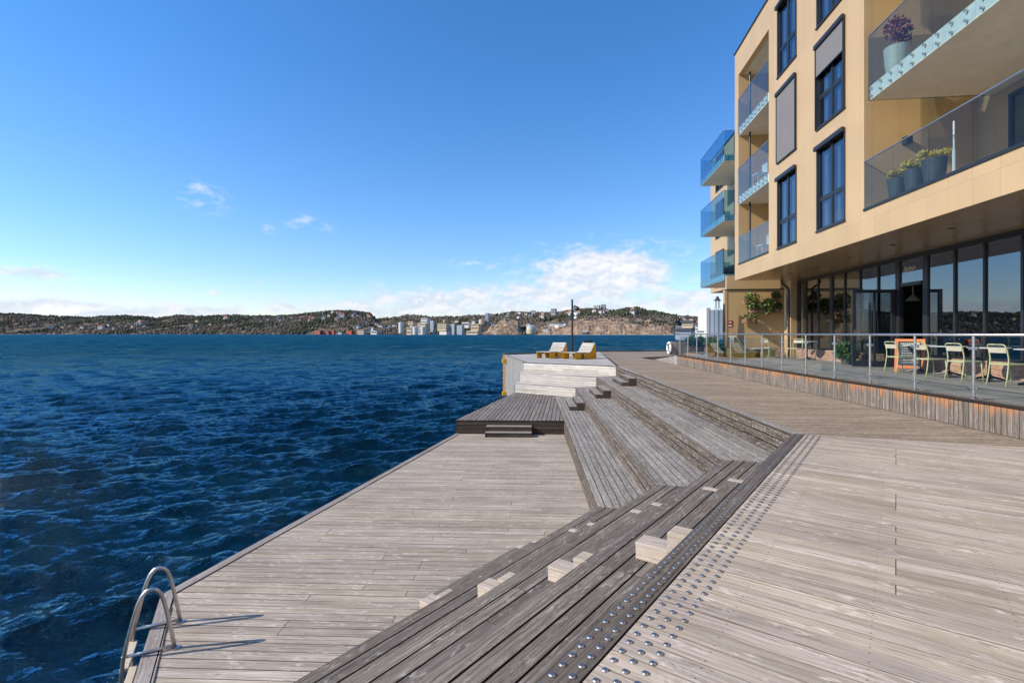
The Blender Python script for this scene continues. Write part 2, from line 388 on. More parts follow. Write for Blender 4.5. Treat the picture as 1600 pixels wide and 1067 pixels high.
def obj(name, m, mats, parent=None, label=None, cat=None, group=None, kind=None, bevel=0, smooth=False, loc=None):
    if not isinstance(mats, (list, tuple)): mats = [mats]
    me = bpy.data.meshes.new(name)
    off = base_of(parent) if parent else (Vector(loc) if loc else Vector((0, 0, 0)))
    me.from_pydata([(x-off.x, y-off.y, z-off.z) for x, y, z in m.v], [], m.f)
    if m.uv and any(u != (0, 0) for u in m.uv[:64]):
        uvl = me.uv_layers.new(name='UVMap'); uvl.data.foreach_set('uv', np.array(m.uv, dtype=np.float32).ravel())
        at = me.attributes.new('rnd', 'FLOAT_VECTOR', 'POINT'); at.data.foreach_set('vector', np.array(m.r, dtype=np.float32).ravel())
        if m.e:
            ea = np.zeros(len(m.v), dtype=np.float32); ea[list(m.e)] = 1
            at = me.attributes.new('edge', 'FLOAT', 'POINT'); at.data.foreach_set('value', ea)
    for q in mats: me.materials.append(MT[q] if isinstance(q, str) else q)
    if len(mats) > 1: me.polygons.foreach_set('material_index', m.mi)
    if smooth: me.polygons.foreach_set('use_smooth', [True]*len(m.f))
    me.update()
    o = bpy.data.objects.new(name, me); C.objects.link(o)
    if parent: o.parent = parent
    elif loc: o.location = loc; ROOT[o.name] = Vector(loc)
    if smooth:
        try: me.shade_auto_smooth if False else None
        except Exception: pass
    for key, val in (('label', label), ('category', cat), ('group', group), ('kind', kind)):
        if val: o[key] = val
    if bevel:
        b = o.modifiers.new('bevel', 'BEVEL'); b.width = bevel; b.segments = 2; b.limit_method = 'ANGLE'
    return o
def copy_tree(o, parent=None):
    c = o.copy(); C.objects.link(c)
    if parent: c.parent = parent
    for ch in [x for x in bpy.data.objects if x.parent == o]: copy_tree(ch, c)
    return c
def kids(o): return [x for x in bpy.data.objects if x.parent == o]

# ---------------------------------------------------------------- boards
def clip(poly, ax, lo, hi):
    for sgn, lim in ((1, lo), (-1, -hi)):
        out = []
        for i in range(len(poly)):
            p, q = poly[i], poly[(i+1) % len(poly)]
            dp, dq = sgn*p[ax]-lim, sgn*q[ax]-lim
            if dp >= 0: out.append(p)
            if (dp > 0) != (dq > 0) and abs(dp-dq) > 1e-12:
                t = dp/(dp-dq); out.append((p[0]+(q[0]-p[0])*t, p[1]+(q[1]-p[1])*t))
        poly = out
        if len(poly) < 3: return []
    return poly
def area(p): return .5*sum(p[i][0]*p[(i+1) % len(p)][1]-p[(i+1) % len(p)][0]*p[i][1] for i in range(len(p)))
def boards(m, poly, O, A, B, width=.145, gap=.008, thick=.03, jl=4.2, j0=0., jstep=.6, b0=None, ch=.0034, seed=1, long=False, fixed=None):
    """poly in local (a,b) of frame (O,A,B); N=AxB is the outside"""
    R = random.Random(seed); O, A, B = Vector(O), Vector(A).normalized(), Vector(B).normalized(); N = A.cross(B)
    if area(poly) < 0: poly = poly[::-1]
    bs = [p[1] for p in poly]; lo = min(bs) if b0 is None else b0
    nb = int(math.ceil((max(bs)-lo)/width-1e-6))
    for i in range(nb):
        s0 = lo+i*width+gap/2; s1 = lo+(i+1)*width-gap/2
        strip = clip(poly, 1, s0, s1)
        if len(strip) < 3 or area(strip) < 2e-4: continue
        a0 = min(p[0] for p in strip); a1 = max(p[0] for p in strip)
        cuts = [a0]
        if fixed is not None:
            x = fixed+R.choice([0, 0, 1.8, 3, -1.2])
            while x < a1:
                if x > a0+.3: cuts.append(x)
                x += 4.8
        elif not long:
            x = j0+math.floor((a0-j0)/jstep)*jstep - R.choice([0, .5, 1])*jl*R.uniform(.2, 1)
            x = j0+round((x-j0)/jstep)*jstep
            while x < a1:
                if x > a0+.3 and x < a1-.3: cuts.append(x)
                x += jl+R.choice([-1, 0, 0, 1])*jstep
        cuts.append(a1)
        for c0, c1 in zip(cuts[:-1], cuts[1:]):
            pc = clip(strip, 0, c0+(.001 if c0 > a0 else 0), c1-(.001 if c1 < a1 else 0)) if len(cuts) > 2 else strip
            # remove near-duplicate points
            q = []
            for p in pc:
                if not q or abs(p[0]-q[-1][0])+abs(p[1]-q[-1][1]) > 1e-4: q.append(p)
            if len(q) > 2 and abs(q[0][0]-q[-1][0])+abs(q[0][1]-q[-1][1]) < 1e-4: q.pop()
            if len(q) < 3 or area(q) < 2e-4: continue
            n = len(q); cx = sum(p[0] for p in q)/n; cy = sum(p[1] for p in q)/n
            dz = R.uniform(-.0012, .0012)
            def ins(p):
                dx, dy = cx-p[0], cy-p[1]; L = math.hypot(dx, dy) or 1
                return (p[0]+(ch if dx > 0 else -ch), p[1]+(ch if dy > 0 else -ch))
            top = [ins(p) for p in q]
            vs = [O+A*p[0]+B*p[1]+N*dz for p in top]+[O+A*p[0]+B*p[1]+N*(dz-ch) for p in q]+[O+A*p[0]+B*p[1]-N*thick for p in q]
            uv = [(p[0], p[1]-lo-i*width) for p in top]+[(p[0], p[1]-lo-i*width) for p in q]+[(p[0], p[1]-lo-i*width+.03) for p in q]
            fs = [tuple(range(n))]
            for j in range(n):
                k2 = (j+1) % n
                fs += [(j+n, k2+n, k2, j), (j+2*n, k2+2*n, k2+n, j+n)]
            bv = len(m.v); m.add(vs, fs, uv, (R.random(), R.random(), R.random()))
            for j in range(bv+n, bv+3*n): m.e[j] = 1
def deck(m, pts, z, dirv, **kw):
    A = Vector((dirv[0], dirv[1], 0)).normalized(); B = Vector((-A.y, A.x, 0))
    boards(m, [(p[0]*A.x+p[1]*A.y, p[0]*B.x+p[1]*B.y) for p in pts], (0, 0, z), A, B, **kw)
def riser(m, p0, p1, z0, z1, width=.145, vertical=False, **kw):
    """boarded upright face from p0 to p1; its outside lies to the right-hand side of p0->p1"""
    a = Vector((p1[0]-p0[0], p1[1]-p0[1], 0)); L = a.length
    Bz = Vector((0, 0, 1)); A = a.normalized()
    O = Vector((p0[0], p0[1], z0)); h = z1-z0
    if not vertical: boards(m, [(0, 0), (L, 0), (L, h), (0, h)], O, A, Bz, width=width, **kw)
    else:            # upright boards: board axis is Z, across is -A so that N stays outside
        boards(m, [(0, 0), (h, 0), (h, -L), (0, -L)][::-1], O, Bz, -A, width=width, long=True, **kw)
def line_x(u=None, v=None, w=None):
    """intersections in the plan: u=.8X-.6Y  v=X-.036Y  w=.581X+.814Y"""
    rows = []; rhs = []
    if u is not None: rows.append((.8, -.6)); rhs.append(u)
    if v is not None: rows.append((1, -.036)); rhs.append(v)
    if w is not None: rows.append((.581, .814)); rhs.append(w)
    (a, b), (c, d) = rows; det = a*d-b*c
    return ((rhs[0]*d-b*rhs[1])/det, (a*rhs[1]-c*rhs[0])/det)
def us(u, s): return (.8*u+.6*s, -.6*u+.8*s)
def P(px, py, Y): return Vector(((px-800)/800*Y, Y, 1.5-(py-521)/800*Y))
# ================================================================ DECKS
ZL = [0, -.45, -.9, -1.35, -1.8]
UL = [-1.249, -2.149, -3.049, -3.949]
VL = [3.92, 2.97, 2.0, 1.1]
WL = [21.9, 21.05, 20.2]
WATER = -2.7
CN = [line_x(u=UL[i], v=VL[i]) for i in range(4)]             # the near corners
KN = [line_x(v=VL[i], w=WL[i]) for i in range(3)]             # the far corners
WN = [(.58, 26.5), (.352, 25.6), (.124, 24.73)]               # left ends of the bleached steps
SB = -4
EB = .165
ce = line_x(u=UL[0]+EB, v=VL[0]+EB)
# promenade beside the camera: boards square to the step edge
m = M()
A0 = us(UL[0]+EB+.004, SB); B0 = us(14, SB)
deck(m, [A0, B0, (17, 3.17), ce], 0, (.8, -.6), seed=3, fixed=0., gap=.006, ch=.0028)
obj('promenade_near', m, 'near', kind='structure')
# far promenade
m = M()
kx = KN[0]; ke = (kx[0]+EB+.004, kx[1])
deck(m, [ce, (17, 3.17), (30, 3), (30, ke[1]-.036*(30-ke[0])), ke], -.001, (1, -.036), seed=4)
obj('promenade_far', m, 'far', kind='structure')
m = M()
deck(m, [ke, (30, ke[1]-.036*(30-ke[0])), (30, 44.5), (13.4, 43.2), (7.2, 42.1)], -.0015, (1, -.036), seed=5)
obj('promenade_end', m, 'far', kind='structure')
m = M()
deck(m, [(ke[0]-.12, ke[1]+.1), (7.19, 42.1), (6.9, 42), (-.54, 35.9), (WN[0][0], WN[0][1]+.1)], -.001, (.814, -.581), seed=6)
obj('lounge_platform', m, 'plaza', kind='structure')
# dark beam along the back edge of the quay
for i, (p, q) in enumerate((((-.54, 35.9), (6.9, 42)), ((6.9, 42), (13.4, 43.2)), ((13.4, 43.2), (30, 44.5)))):
    a = Vector((q[0]-p[0], q[1]-p[1], 0)); n = Vector((-a.y, a.x, 0)).normalized()
    m = M(); m.obox((p[0], p[1], -.5), a, n*.22, (0, 0, .58)); m.obox((p[0]+n.x*.03, p[1]+n.y*.03, -3.4), a, n*.12, (0, 0, 2.88))
    obj('quay_edge_beam', m, 'edge', kind='structure')
# border boards carrying the studs
def strip(name, pts, z, d, mt, **kw):
    m = M(); deck(m, pts, z, d, **kw); return obj(name, m, mt, kind='structure')
strip('step_border', [us(UL[0], SB), us(UL[0]+EB, SB), ce, CN[0]], .003, (.6, .8), 'edge', width=EB, seed=8, jl=4.8, b0=None)
strip('step_border_right', [CN[0], ce, (ke[0], ke[1]), KN[0]], .003, (.036, 1), 'grey', width=EB, seed=9, jl=4.8)
# near treads
for k in (1, 2, 3):
    m = M()
    pts = [us(UL[k], SB), us(UL[k-1]+.03, SB), line_x(u=UL[k-1]+.03, v=VL[k-1]+.03), CN[k]]
    A = Vector((.6, .8, 0)); B = Vector((-.8, .6, 0))
    boards(m, [(p[0]*A.x+p[1]*A.y, p[0]*B.x+p[1]*B.y) for p in pts], (0, 0, ZL[k]), A, B, width=.1495, gap=.010, b0=-UL[k-1]+.003, seed=10+k, jl=4.8, j0=.3, ch=.004)
    obj('seating_tread', m, 'tread', kind='structure')
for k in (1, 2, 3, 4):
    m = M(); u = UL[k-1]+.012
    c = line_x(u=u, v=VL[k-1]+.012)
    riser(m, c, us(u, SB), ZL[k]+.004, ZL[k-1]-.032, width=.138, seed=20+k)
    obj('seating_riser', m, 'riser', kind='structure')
# right-hand treads (long benches) and risers
for k in (1, 2):
    m = M()
    deck(m, [CN[k], line_x(u=UL[k-1]+.03, v=VL[k-1]+.03), line_x(v=VL[k-1]+.03, w=WL[k-1]+.03), KN[k]], ZL[k]-.0008, (.036, 1), width=.1365, seed=30+k, gap=.013)
    obj('bench_tread', m, 'grey', kind='structure')
m = M(); pf = (VL[3]+.036*16.76, 16.76)
deck(m, [CN[3], line_x(u=UL[2]+.03, v=VL[2]+.03), line_x(v=VL[2]+.03, w=WL[2]+.03), line_x(v=VL[3], w=WL[2]+.03)], ZL[3]-.0008, (.036, 1), width=.132, seed=34, gap=.013)
obj('bench_tread', m, 'grey', kind='structure')
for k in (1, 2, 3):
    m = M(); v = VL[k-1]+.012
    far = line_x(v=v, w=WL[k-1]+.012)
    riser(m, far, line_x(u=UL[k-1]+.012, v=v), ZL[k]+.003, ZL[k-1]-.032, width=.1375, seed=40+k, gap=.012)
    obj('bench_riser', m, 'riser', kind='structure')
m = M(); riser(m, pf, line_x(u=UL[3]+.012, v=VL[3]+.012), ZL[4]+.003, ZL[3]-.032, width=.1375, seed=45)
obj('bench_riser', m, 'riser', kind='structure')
# bleached steps at the far end
for k in (1, 2):
    m = M()
    deck(m, [WN[k], KN[k], line_x(v=VL[k-1]+.03, w=WL[k-1]+.03), (WN[k-1][0], WN[k-1][1]+.05)], ZL[k], (.814, -.581), width=.16, seed=50+k)
    obj('bleached_tread', m, 'white', kind='structure')
for k in (1, 2, 3):
    m = M(); a, b = WN[k-1], KN[k-1]
    riser(m, (a[0]+.007, a[1]+.01), (b[0]+.007, b[1]+.01), ZL[k]+.003, ZL[k-1]-.032, width=.104, seed=60+k, jl=1.8, gap=.007)
    obj('bleached_riser', m, 'white', kind='structure')
    if k < 3:
        m = M(); riser(m, WN[k-1], WN[k], -3.1, ZL[k]-.034, vertical=True, seed=64+k); obj('step_side_wall', m, 'quay', kind='structure')
# middle platform
m = M(); pl = (-1.856, 16.87)
A = Vector((.11, 1, 0)).normalized(); B = Vector((-A.y, A.x, 0))
pp = [pl, (pf[0]-.002, pf[1]), line_x(v=VL[3]-.004, w=WL[2]+.03), (WN[2][0], WN[2][1]+.04)]
boards(m, [(p[0]*A.x+p[1]*A.y, p[0]*B.x+p[1]*B.y) for p in pp], (0, 0, ZL[3]-.001), A, B, seed=70, gap=.016)
obj('middle_platform', m, 'newplatform', kind='structure')
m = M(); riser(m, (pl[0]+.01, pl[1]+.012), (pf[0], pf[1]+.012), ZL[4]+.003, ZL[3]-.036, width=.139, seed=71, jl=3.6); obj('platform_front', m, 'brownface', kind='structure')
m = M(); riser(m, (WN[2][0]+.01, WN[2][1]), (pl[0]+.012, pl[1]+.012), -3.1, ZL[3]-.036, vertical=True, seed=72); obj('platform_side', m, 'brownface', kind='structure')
# lower deck
tip = (-2.65, 3.05); kk = (-4.43, 6.455)
def inset(p, q, d):
    a = Vector((q[0]-p[0], q[1]-p[1], 0)).normalized(); n = Vector((-a.y, a.x, 0))*d
    return n
m = M()
nn1 = Vector((.9709, -.2396)); nn2 = Vector((.8865, .4628))     # inward normals of the two water edges
def cross2(p, d, q, e):
    den = d[0]*e[1]-d[1]*e[0]; t = ((q[0]-p[0])*e[1]-(q[1]-p[1])*e[0])/den; return (p[0]+d[0]*t, p[1]+d[1]*t)
CW = .15
e1 = Vector((pl[0]-kk[0], pl[1]-kk[1])).normalized(); e2 = Vector((tip[0]-kk[0], tip[1]-kk[1])).normalized()
n1 = Vector((e1.y, -e1.x)); n2 = Vector((-e2.y, e2.x))
ki = cross2((kk[0]+n1.x*CW, kk[1]+n1.y*CW), e1, (kk[0]+n2.x*CW, kk[1]+n2.y*CW), e2)
pli = cross2((kk[0]+n1.x*CW, kk[1]+n1.y*CW), e1, pl, (1, -.031)); tpi = (tip[0]+n2.x*CW*1.3, tip[1]+n2.y*CW*1.3)
deck(m, [tpi, (us(UL[3]+.03, 1.2)), line_x(u=UL[3]+.03, v=VL[3]+.03), pf, pli, ki], ZL[4]-.001, (1, -.04), seed=80, jl=3.6, j0=.2)
obj('lower_deck', m, 'low', kind='structure')
m = M(); deck(m, [kk, ki, pli, pl], ZL[4]+.012, e1, width=CW, seed=81, thick=.05); deck(m, [tip, tpi, ki, kk], ZL[4]+.012, e2, width=CW, seed=82, thick=.05)
obj('deck_edge_cap', m, 'cap', kind='structure')
m = M(); riser(m, pl, kk, -2.35, ZL[4]-.04, width=.2, seed=83); riser(m, kk, tip, -2.35, ZL[4]-.04, width=.2, seed=84)
obj('deck_edge_fascia', m, 'brownface', kind='structure')
m = M()
for i in range(8):
    p = Vector((kk[0]+.35, kk[1]))+Vector((e1.x, e1.y))*1.5*(i+.1)
    m.cyl((p.x+.1, p.y, -6), (p.x+.1, p.y, -1.86), .13, n=12)
for i in range(3):
    p = Vector((kk[0]+.4, kk[1]-.1))+Vector((e2.x, e2.y))*1.2*(i+.2)
    m.cyl((p.x, p.y, -6), (p.x, p.y, -1.86), .13, n=12)
obj('deck_piles', m, 'brownface', kind='structure')
# dark bed under the steps so nothing shows through the gaps
m = M()
def bed(pts, z): m.add([(p[0], p[1], z) for p in pts], [tuple(range(len(pts)))])
bed([us(UL[0]+.06, SB), us(14, SB), (17, 3.1), ce], -.045); bed([ce, (17, 3.1), (30, 3), (30, 23), (KN[0][0]+.05, KN[0][1])], -.046)
bed([KN[0], (30, 23), (30, 44), (13.4, 43), (6.9, 41.9)], -.045); bed([KN[0], (6.9, 41.9), (-.4, 35.8), (.7, 26.6)], -.0455)
for k in (1, 2, 3):
    bed([us(UL[k]+.03, SB), us(UL[k-1]+.06, SB), line_x(u=UL[k-1]+.06, v=VL[k-1]+.06), line_x(u=UL[k]+.03, v=VL[k]+.03)], ZL[k]-.04)
    bed([line_x(u=UL[k]+.03, v=VL[k]+.03), line_x(u=UL[k-1]+.06, v=VL[k-1]+.06), line_x(v=VL[k-1]+.06, w=WL[k-1]), line_x(v=VL[k]+.03, w=WL[min(k, 2)])], ZL[k]-.041)
bed([(pl[0]+.05, pl[1]+.05), (pf[0]+.1, pf[1]+.05), (KN[2][0], KN[2][1]), (WN[2][0]+.05, WN[2][1])], ZL[3]-.042)
bed([(WN[2][0]+.03, WN[2][1]), KN[2], KN[1], (WN[1][0]+.03, WN[1][1])], ZL[2]-.04); bed([(WN[1][0]+.03, WN[1][1]), KN[1], KN[0], (WN[0][0]+.03, WN[0][1])], ZL[1]-.04)
bed([(tip[0]+.1, tip[1]), us(UL[3]+.05, 1), line_x(u=UL[3]+.05, v=VL[3]), (pf[0], pf[1]+.05), (pl[0]+.05, pl[1]+.05), (kk[0]+.1, kk[1])], ZL[4]-.042)
obj('deck_substructure', m, 'darkroom', kind='structure')
# quay wall to the left of the lounge platform
m = M(); riser(m, (-.54, 35.9), WN[0], -3.4, -.035, vertical=True, width=.16, seed=90); obj('quay_wall', m, 'quay', kind='structure')
m = M(); a = Vector((WN[0][0]+.54, WN[0][1]-35.9, 0)); m.obox((-.56, 35.9, -.033), a, (.2, .02, 0), (0, 0, .06)); obj('quay_wall_cap', m, 'cap', kind='structure')

# ---------------------------------------------------------------- step units
def step_unit(p_riser, dout, dlen, L, zb, ends, label, group, full=False):
    """two-step stair against a riser. p_riser = near end at the riser foot, dout = away from the riser, dlen = along it"""
    d = Vector((*dout, 0)).normalized(); l = Vector((*dlen, 0)).normalized(); p = Vector((p_riser[0], p_riser[1], zb))
    r = root('step_unit', p, label, 'wooden step', group)
    o = 'tread' if ends else 'grey'
    for j, (d0, d1, h) in enumerate(((.28, .56, .145), (0, .28, .29))):
        # boarded top
        A, B = (l, l.cross(Vector((0, 0, -1)))) ; B = Vector((0, 0, 1)).cross(A)
        sgn = 1 if B.dot(d) > 0 else -1
        bb = (d0+.002, d1+.008) if sgn > 0 else (-d1-.008, -d0-.002)
        mm = M()
        if ends:
            boards(mm, [(.2, bb[0]), (L-.1, bb[0]), (L-.1, bb[1]), (.2, bb[1])], p+Vector((0, 0, h)), A, B, width=(bb[1]-bb[0])/2, long=True, seed=100+j, gap=.008)
            obj('step_tread', mm, 'tread', r)
            for a0, a1 in ((-.006, .2), (L-.1, L+.006)):
                mm = M()
                boards(mm, [(a0, bb[0]), (a1, bb[0]), (a1, bb[1]+(.012 if sgn > 0 else 0)), (a0, bb[1])], p+Vector((0, 0, h+.003)), B*1.0, -A, width=.3, long=True, seed=105+j) if 0 else mm.obox(p+A*a0+B*bb[0]+Vector((0, 0, h-.03)), A*(a1-a0), B*(bb[1]-bb[0]), (0, 0, .034))
                add_uv(mm, 3+j); obj('end_cap', mm, 'new', r, label='pale fresh wood end cap of the step', bevel=.006)
        else:
            boards(mm, [(0, bb[0]), (L, bb[0]), (L, bb[1]), (0, bb[1])], p+Vector((0, 0, h)), A, B, width=(bb[1]-bb[0])/2, long=True, seed=100+j, gap=.006)
            obj('step_tread', mm, 'grey', r)
        # upright cheeks and front
        zz = .004
        for a0, a1 in ((-.004, .03), (L-.03, L+.004)):
            mm = M(); mm.obox(p+A*a0+d*d0+Vector((0, 0, zz)), A*(a1-a0), d*(d1-d0+.004), (0, 0, h-.031-zz))
            add_uv(mm, 7+j); obj('side_board', mm, 'new' if ends else 'brownface', r, bevel=.003)
        mm = M(); mm.obox(p+A*.031+d*(d1-.03)+Vector((0, 0, zz if j == 0 else .146)), A*(L-.062), d*.024, (0, 0, (h if j == 0 else h-.146)-.033-(zz if j == 0 else 0)))
        add_uv(mm, 9+j); obj('front_board', mm, 'brownface', r)
    return r
def add_uv(m, seed=0, flip=False):
    """box-ish UVs in metres for loose wooden pieces; long axis of every piece becomes the grain"""
    m.uv = []; n = len(m.v)
    R = random.Random(seed)
    m.r = []
    nb = max(1, n//8); rr = [(R.random(), R.random(), R.random()) for _ in range(nb+1)]
    m.r = [rr[i//8] for i in range(n)]
    for f in m.f:
        ps = [Vector(m.v[i]) for i in f]
        e = max(((ps[(i+1) % len(ps)]-ps[i]) for i in range(len(ps))), key=lambda v: v.length).normalized()
        nrm = (ps[1]-ps[0]).cross(ps[-1]-ps[0])
        nrm = nrm.normalized() if nrm.length > 1e-9 else Vector((0, 0, 1))
        t = nrm.cross(e)
        for q in ps: m.uv.append((q.dot(e), (q-ps[0]).dot(t)+.03))
nd, nl = (-.8, .6), (.6, .8)
names = ['topmost', 'second', 'third', 'lowest']
for k in range(4):
    q = us(UL[k]+.010, 4.19)
    where = ['just below the studded border', 'on the second level of seating', 'on the third level of seating', 'half hidden on the lower deck'][k]
    step_unit(q, nd, nl, 2.0, ZL[k+1]+.001, True, 'dark step with pale ends '+where, 'nearest wooden steps with pale ends')
for k in range(3):
    Y0 = 18.95; q = (VL[k]+.036*Y0+.01, Y0)
    step_unit(q, (-1, .036), (.036, 1), 2.0, ZL[k+1]+.001, False, 'grey two-step block at the far end of the '+['highest long bench', 'middle long bench', 'lowest long bench'][k], 'grey step blocks on the long benches')
step_unit((.64, 16.80), (-.031, -1), (-1, .031), 1.48, ZL[4]+.001, False, 'low wide two-step block in front of the dark platform face', 'grey step block on the lower deck')

# ---------------------------------------------------------------- tactile studs
def stud_mesh(m, p, n=14, r=.0175):
    m.lathe(p, [(r, 0), (r, .0012), (r*.72, .0055), (r*.66, .0062)], n)
pos = []
DS = .0865
rows = [.042, .118, .212, .288, .364]
for i in range(-30, 130):
    s_ = i*DS
    for j, du in enumerate(rows):
        u = UL[0]+du; x, y = us(u, s_+(DS/2 if j % 2 else 0))
        # stop at the mitre
        if x-.036*y > VL[0]+du-.03: continue
        pos.append((x, y, .0045 if j < 2 else .0015))
for i in range(0, 190):
    y = CN[0][1]+.05+i*DS
    if y > KN[0][1]-.1: break
    for j, dv in enumerate(rows):
        x = VL[0]+dv+.036*y
        if .8*x-.6*y < UL[0]+dv+.02: continue
        pos.append((x, y, .0045 if j < 2 else .0015))
for i in range(60):
    t = i*DS+.06
    for dn in (.06, .14, .22):
        x = WN[0][0]+.814*t+.581*dn; y = WN[0][1]-.581*t+.814*dn
        if x < KN[0][0]-.05: pos.append((x, y, .0015))
def vis(p):
    if p[1] < .5: return 1e9
    px = 800+800*p[0]/p[1]; py = 521+1200/p[1]
    return p[1] if (0 < px < 1600 and py < 1072) else 1e6+p[1]
pos.sort(key=vis)
m = M(); stud_mesh(m, (0, 0, 0)); 
first = obj('tactile_stud', m, 'stud', label='small shiny steel tactile stud beside the near step edge', cat='tactile stud', group='steel tactile studs beside the near step edge')
first.location = pos[0]
for p in pos[1:300]:
    c = first.copy(); C.objects.link(c); c.location = p
m = M()
for p in pos[300:]: stud_mesh(m, p, 8)
obj('tactile_studs', m, 'stud', label='remaining steel tactile studs along the farther promenade edges', cat='tactile studs', kind='stuff')

# ---------------------------------------------------------------- bathing ladder
of = Vector((-.886, -.463, 0)); foot = [Vector((-3.794, 5.864, -1.8)), Vector((-3.538, 5.377, -1.8))]
r = root('bathing_ladder', (-3.67, 5.62, -1.8), 'stainless steel bathing ladder with two arched handrails at the deck corner', 'ladder')
prof = [(0, 0), (.035, .2), (.075, .42), (.10, .53), (.125, .60), (.16, .648), (.20, .665), (.245, .655), (.285, .61), (.32, .53), (.36, .38), (.42, .12), (.445, -.02), (.46, -.25), (.46, -.7), (.46, -1.6)]
for f in foot:
    m = M(); m.tube([f+of*d+Vector((0, 0, h)) for d, h in prof], .0195, 16); obj('handrail', m, 'steel', r, smooth=True)
    m = M(); m.tube([f+of*.0+Vector((0, 0, .03)), f+of*.455+Vector((0, 0, .03))], .016, 12); obj('tie_bar', m, 'steel', r, smooth=True)
    m = M(); m.lathe(f+Vector((0, 0, .002)), [(.05, 0), (.05, .006), (.03, .010)], 16); obj('foot_plate', m, 'steel', r)
for i in range(5):
    z = -.12-.27*i; a = foot[0]+of*.46+Vector((0, 0, z)); b = foot[1]+of*.46+Vector((0, 0, z))
    m = M(); w = Vector((0, 0, 1)).cross((b-a).normalized()); 
    m.obox(a+of*-.06, b-a, of*.075, (0, 0, .028)); add_uv(m, i); obj('rung', m, 'cream', r, bevel=.004)

# yellow quay ladder
wl = Vector((WN[0][0]+.54, WN[0][1]-35.9, 0)).normalized(); wo = Vector((-abs(wl.y), -abs(wl.x), 0))
b0 = Vector((-.54, 35.9, 0))+wl*.45
r = root('quay_ladder', (b0.x+wo.x*.1, b0.y+wo.y*.1, -3.2), 'yellow steel ladder fixed to the grey quay wall', 'ladder')
for t in (0, .45):
    m = M(); q = b0+wl*t+wo*.10; m.obox((q.x-.03, q.y-.03, -3.2), (.06, 0, 0), (0, .06, 0), (0, 0, 3.15)); obj('ladder_rail', m, 'yel', r, bevel=.006)
for i in range(11):
    z = -3.0+i*.28; m = M(); q = b0+wo*.10; m.cyl((q.x, q.y, z), (q.x+wl.x*.45, q.y+wl.y*.45, z), .022, n=8); obj('rung', m, 'yel', r)
for z in (-.35, -2.55):
    m = M(); q = b0+wl*.75; m.obox((q.x, q.y, z-.14), wo*.28, wl*.34, (0, 0, .28)); obj('bracket', m, 'yel', r, bevel=.01)

# ---------------------------------------------------------------- terrace
TZ = .45
tx = lambda y: 6.928+.0409*y
FX = lambda y, c=7.44: c+.11*y          # lines parallel to the facade
m = M(); deck(m, [(tx(-4), -4), (20, -4), (20, 24.6), (tx(24.6), 24.6)], TZ, (.11, 1), seed=120, width=.145)
obj('cafe_terrace', m, 'terr', kind='structure')
m = M(); deck(m, [(10, 24.603), (22, 24.603), (22, 31), (10, 31)], TZ, (.11, 1), seed=121); obj('cafe_terrace_end', m, 'terr', kind='structure')
m = M(); a = Vector((.3, 7.2, -TZ)); 
rm = M(); boards(rm, [(0, 0), (7.0, 0), (7.0, 2.02), (0, 2.02)], (9.98, 24.6, TZ), Vector((.02, 7.2, -.44)), Vector((-1, 0, 0)), seed=122)
obj('terrace_ramp', rm, 'far', kind='structure')
m = M()
riser(m, (tx(24.6), 24.6), (tx(-4), -4), .004, TZ-.034, width=.095, vertical=True, seed=123, gap=.005)
obj('terrace_fascia', m, 'fascia', kind='structure')
m = M()   # ramp fascia, tapering down
x0, y0 = tx(24.6), 24.6
for i in range(36):
    t0, t1 = i/36, (i+1)/36; h = max(.004, TZ*(1-t0)-.016)
    m.obox((x0+.35*t0-.0, y0+7.2*t0+.003, .003), (.35/36, 7.2/36-.006, 0), (.03, 0, 0), (0, 0, h))
add_uv(m, 5); 
m.uv = [(0, 0)]*0
for f in m.f:
    for i in f: m.uv.append((m.v[i][1], m.v[i][2]))
obj('ramp_fascia', m, 'quay', kind='structure')
m = M(); deck(m, [(tx(-4)-.03, -4), (tx(-4)+.13, -4), (tx(24.62)+.13, 24.62), (tx(24.62)-.03, 24.62)], TZ+.018, (.0409, 1), width=.16, seed=124, jl=4.2, thick=.045)
obj('terrace_edge_cap', m, 'edge', kind='structure')
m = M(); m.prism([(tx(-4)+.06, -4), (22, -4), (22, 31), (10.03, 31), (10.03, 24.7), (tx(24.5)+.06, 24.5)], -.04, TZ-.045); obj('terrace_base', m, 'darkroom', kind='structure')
m = M(); riser(m, (10, 31), (10, 24.62), .004, TZ-.034, width=.095, vertical=True, seed=126); obj('terrace_end_fascia', m, 'fascia', kind='structure')

# ---------------------------------------------------------------- railing
ys = [6.87-1.25, 6.87] + [8.12+1.2475*i for i in range(14)]
ys = ys[:16]; ys = [y for y in ys if y < 24.4]
yend = ys[-1]
ys = [2.0, 3.2, 4.42] + ys
r = root('terrace_railing', (tx(ys[0])+.06, ys[0], TZ+.02), 'stainless steel railing with glass panels along the raised cafe terrace', 'railing')
X = lambda y: tx(y)+.06
for y in ys:
    m = M(); m.cyl((X(y), y, TZ+.02), (X(y), y, 1.455), .0215, n=16); m.lathe((X(y), y, TZ+.019), [(.05, 0), (.05, .008), (.024, .03)], 16)
    p = obj('post', m, 'steel', r, smooth=False)
    for z in (.62, 1.24):
        for sg in (1, -1): 
            mm = M(); mm.box(X(y)-.022, X(y)+.022, min(y+sg*.02, y+sg*.075), max(y+sg*.02, y+sg*.075), z, z+.045)
            obj('glass_clamp', mm, 'steel', p, bevel=.005)
m = M(); m.tube([(X(ys[0]), ys[0], 1.476), (X(yend), yend, 1.476)], .0235, 16); obj('handrail', m, 'steel', r, smooth=True)
for a, b in zip(ys[:-1], ys[1:]):
    m = M(); m.obox((X(a+.045)-.004, a+.045, .55), (X(b)-X(a), b-a-.09, 0), (.008, 0, 0), (0, 0, .80)); obj('glass_panel', m, 'railglass', r)
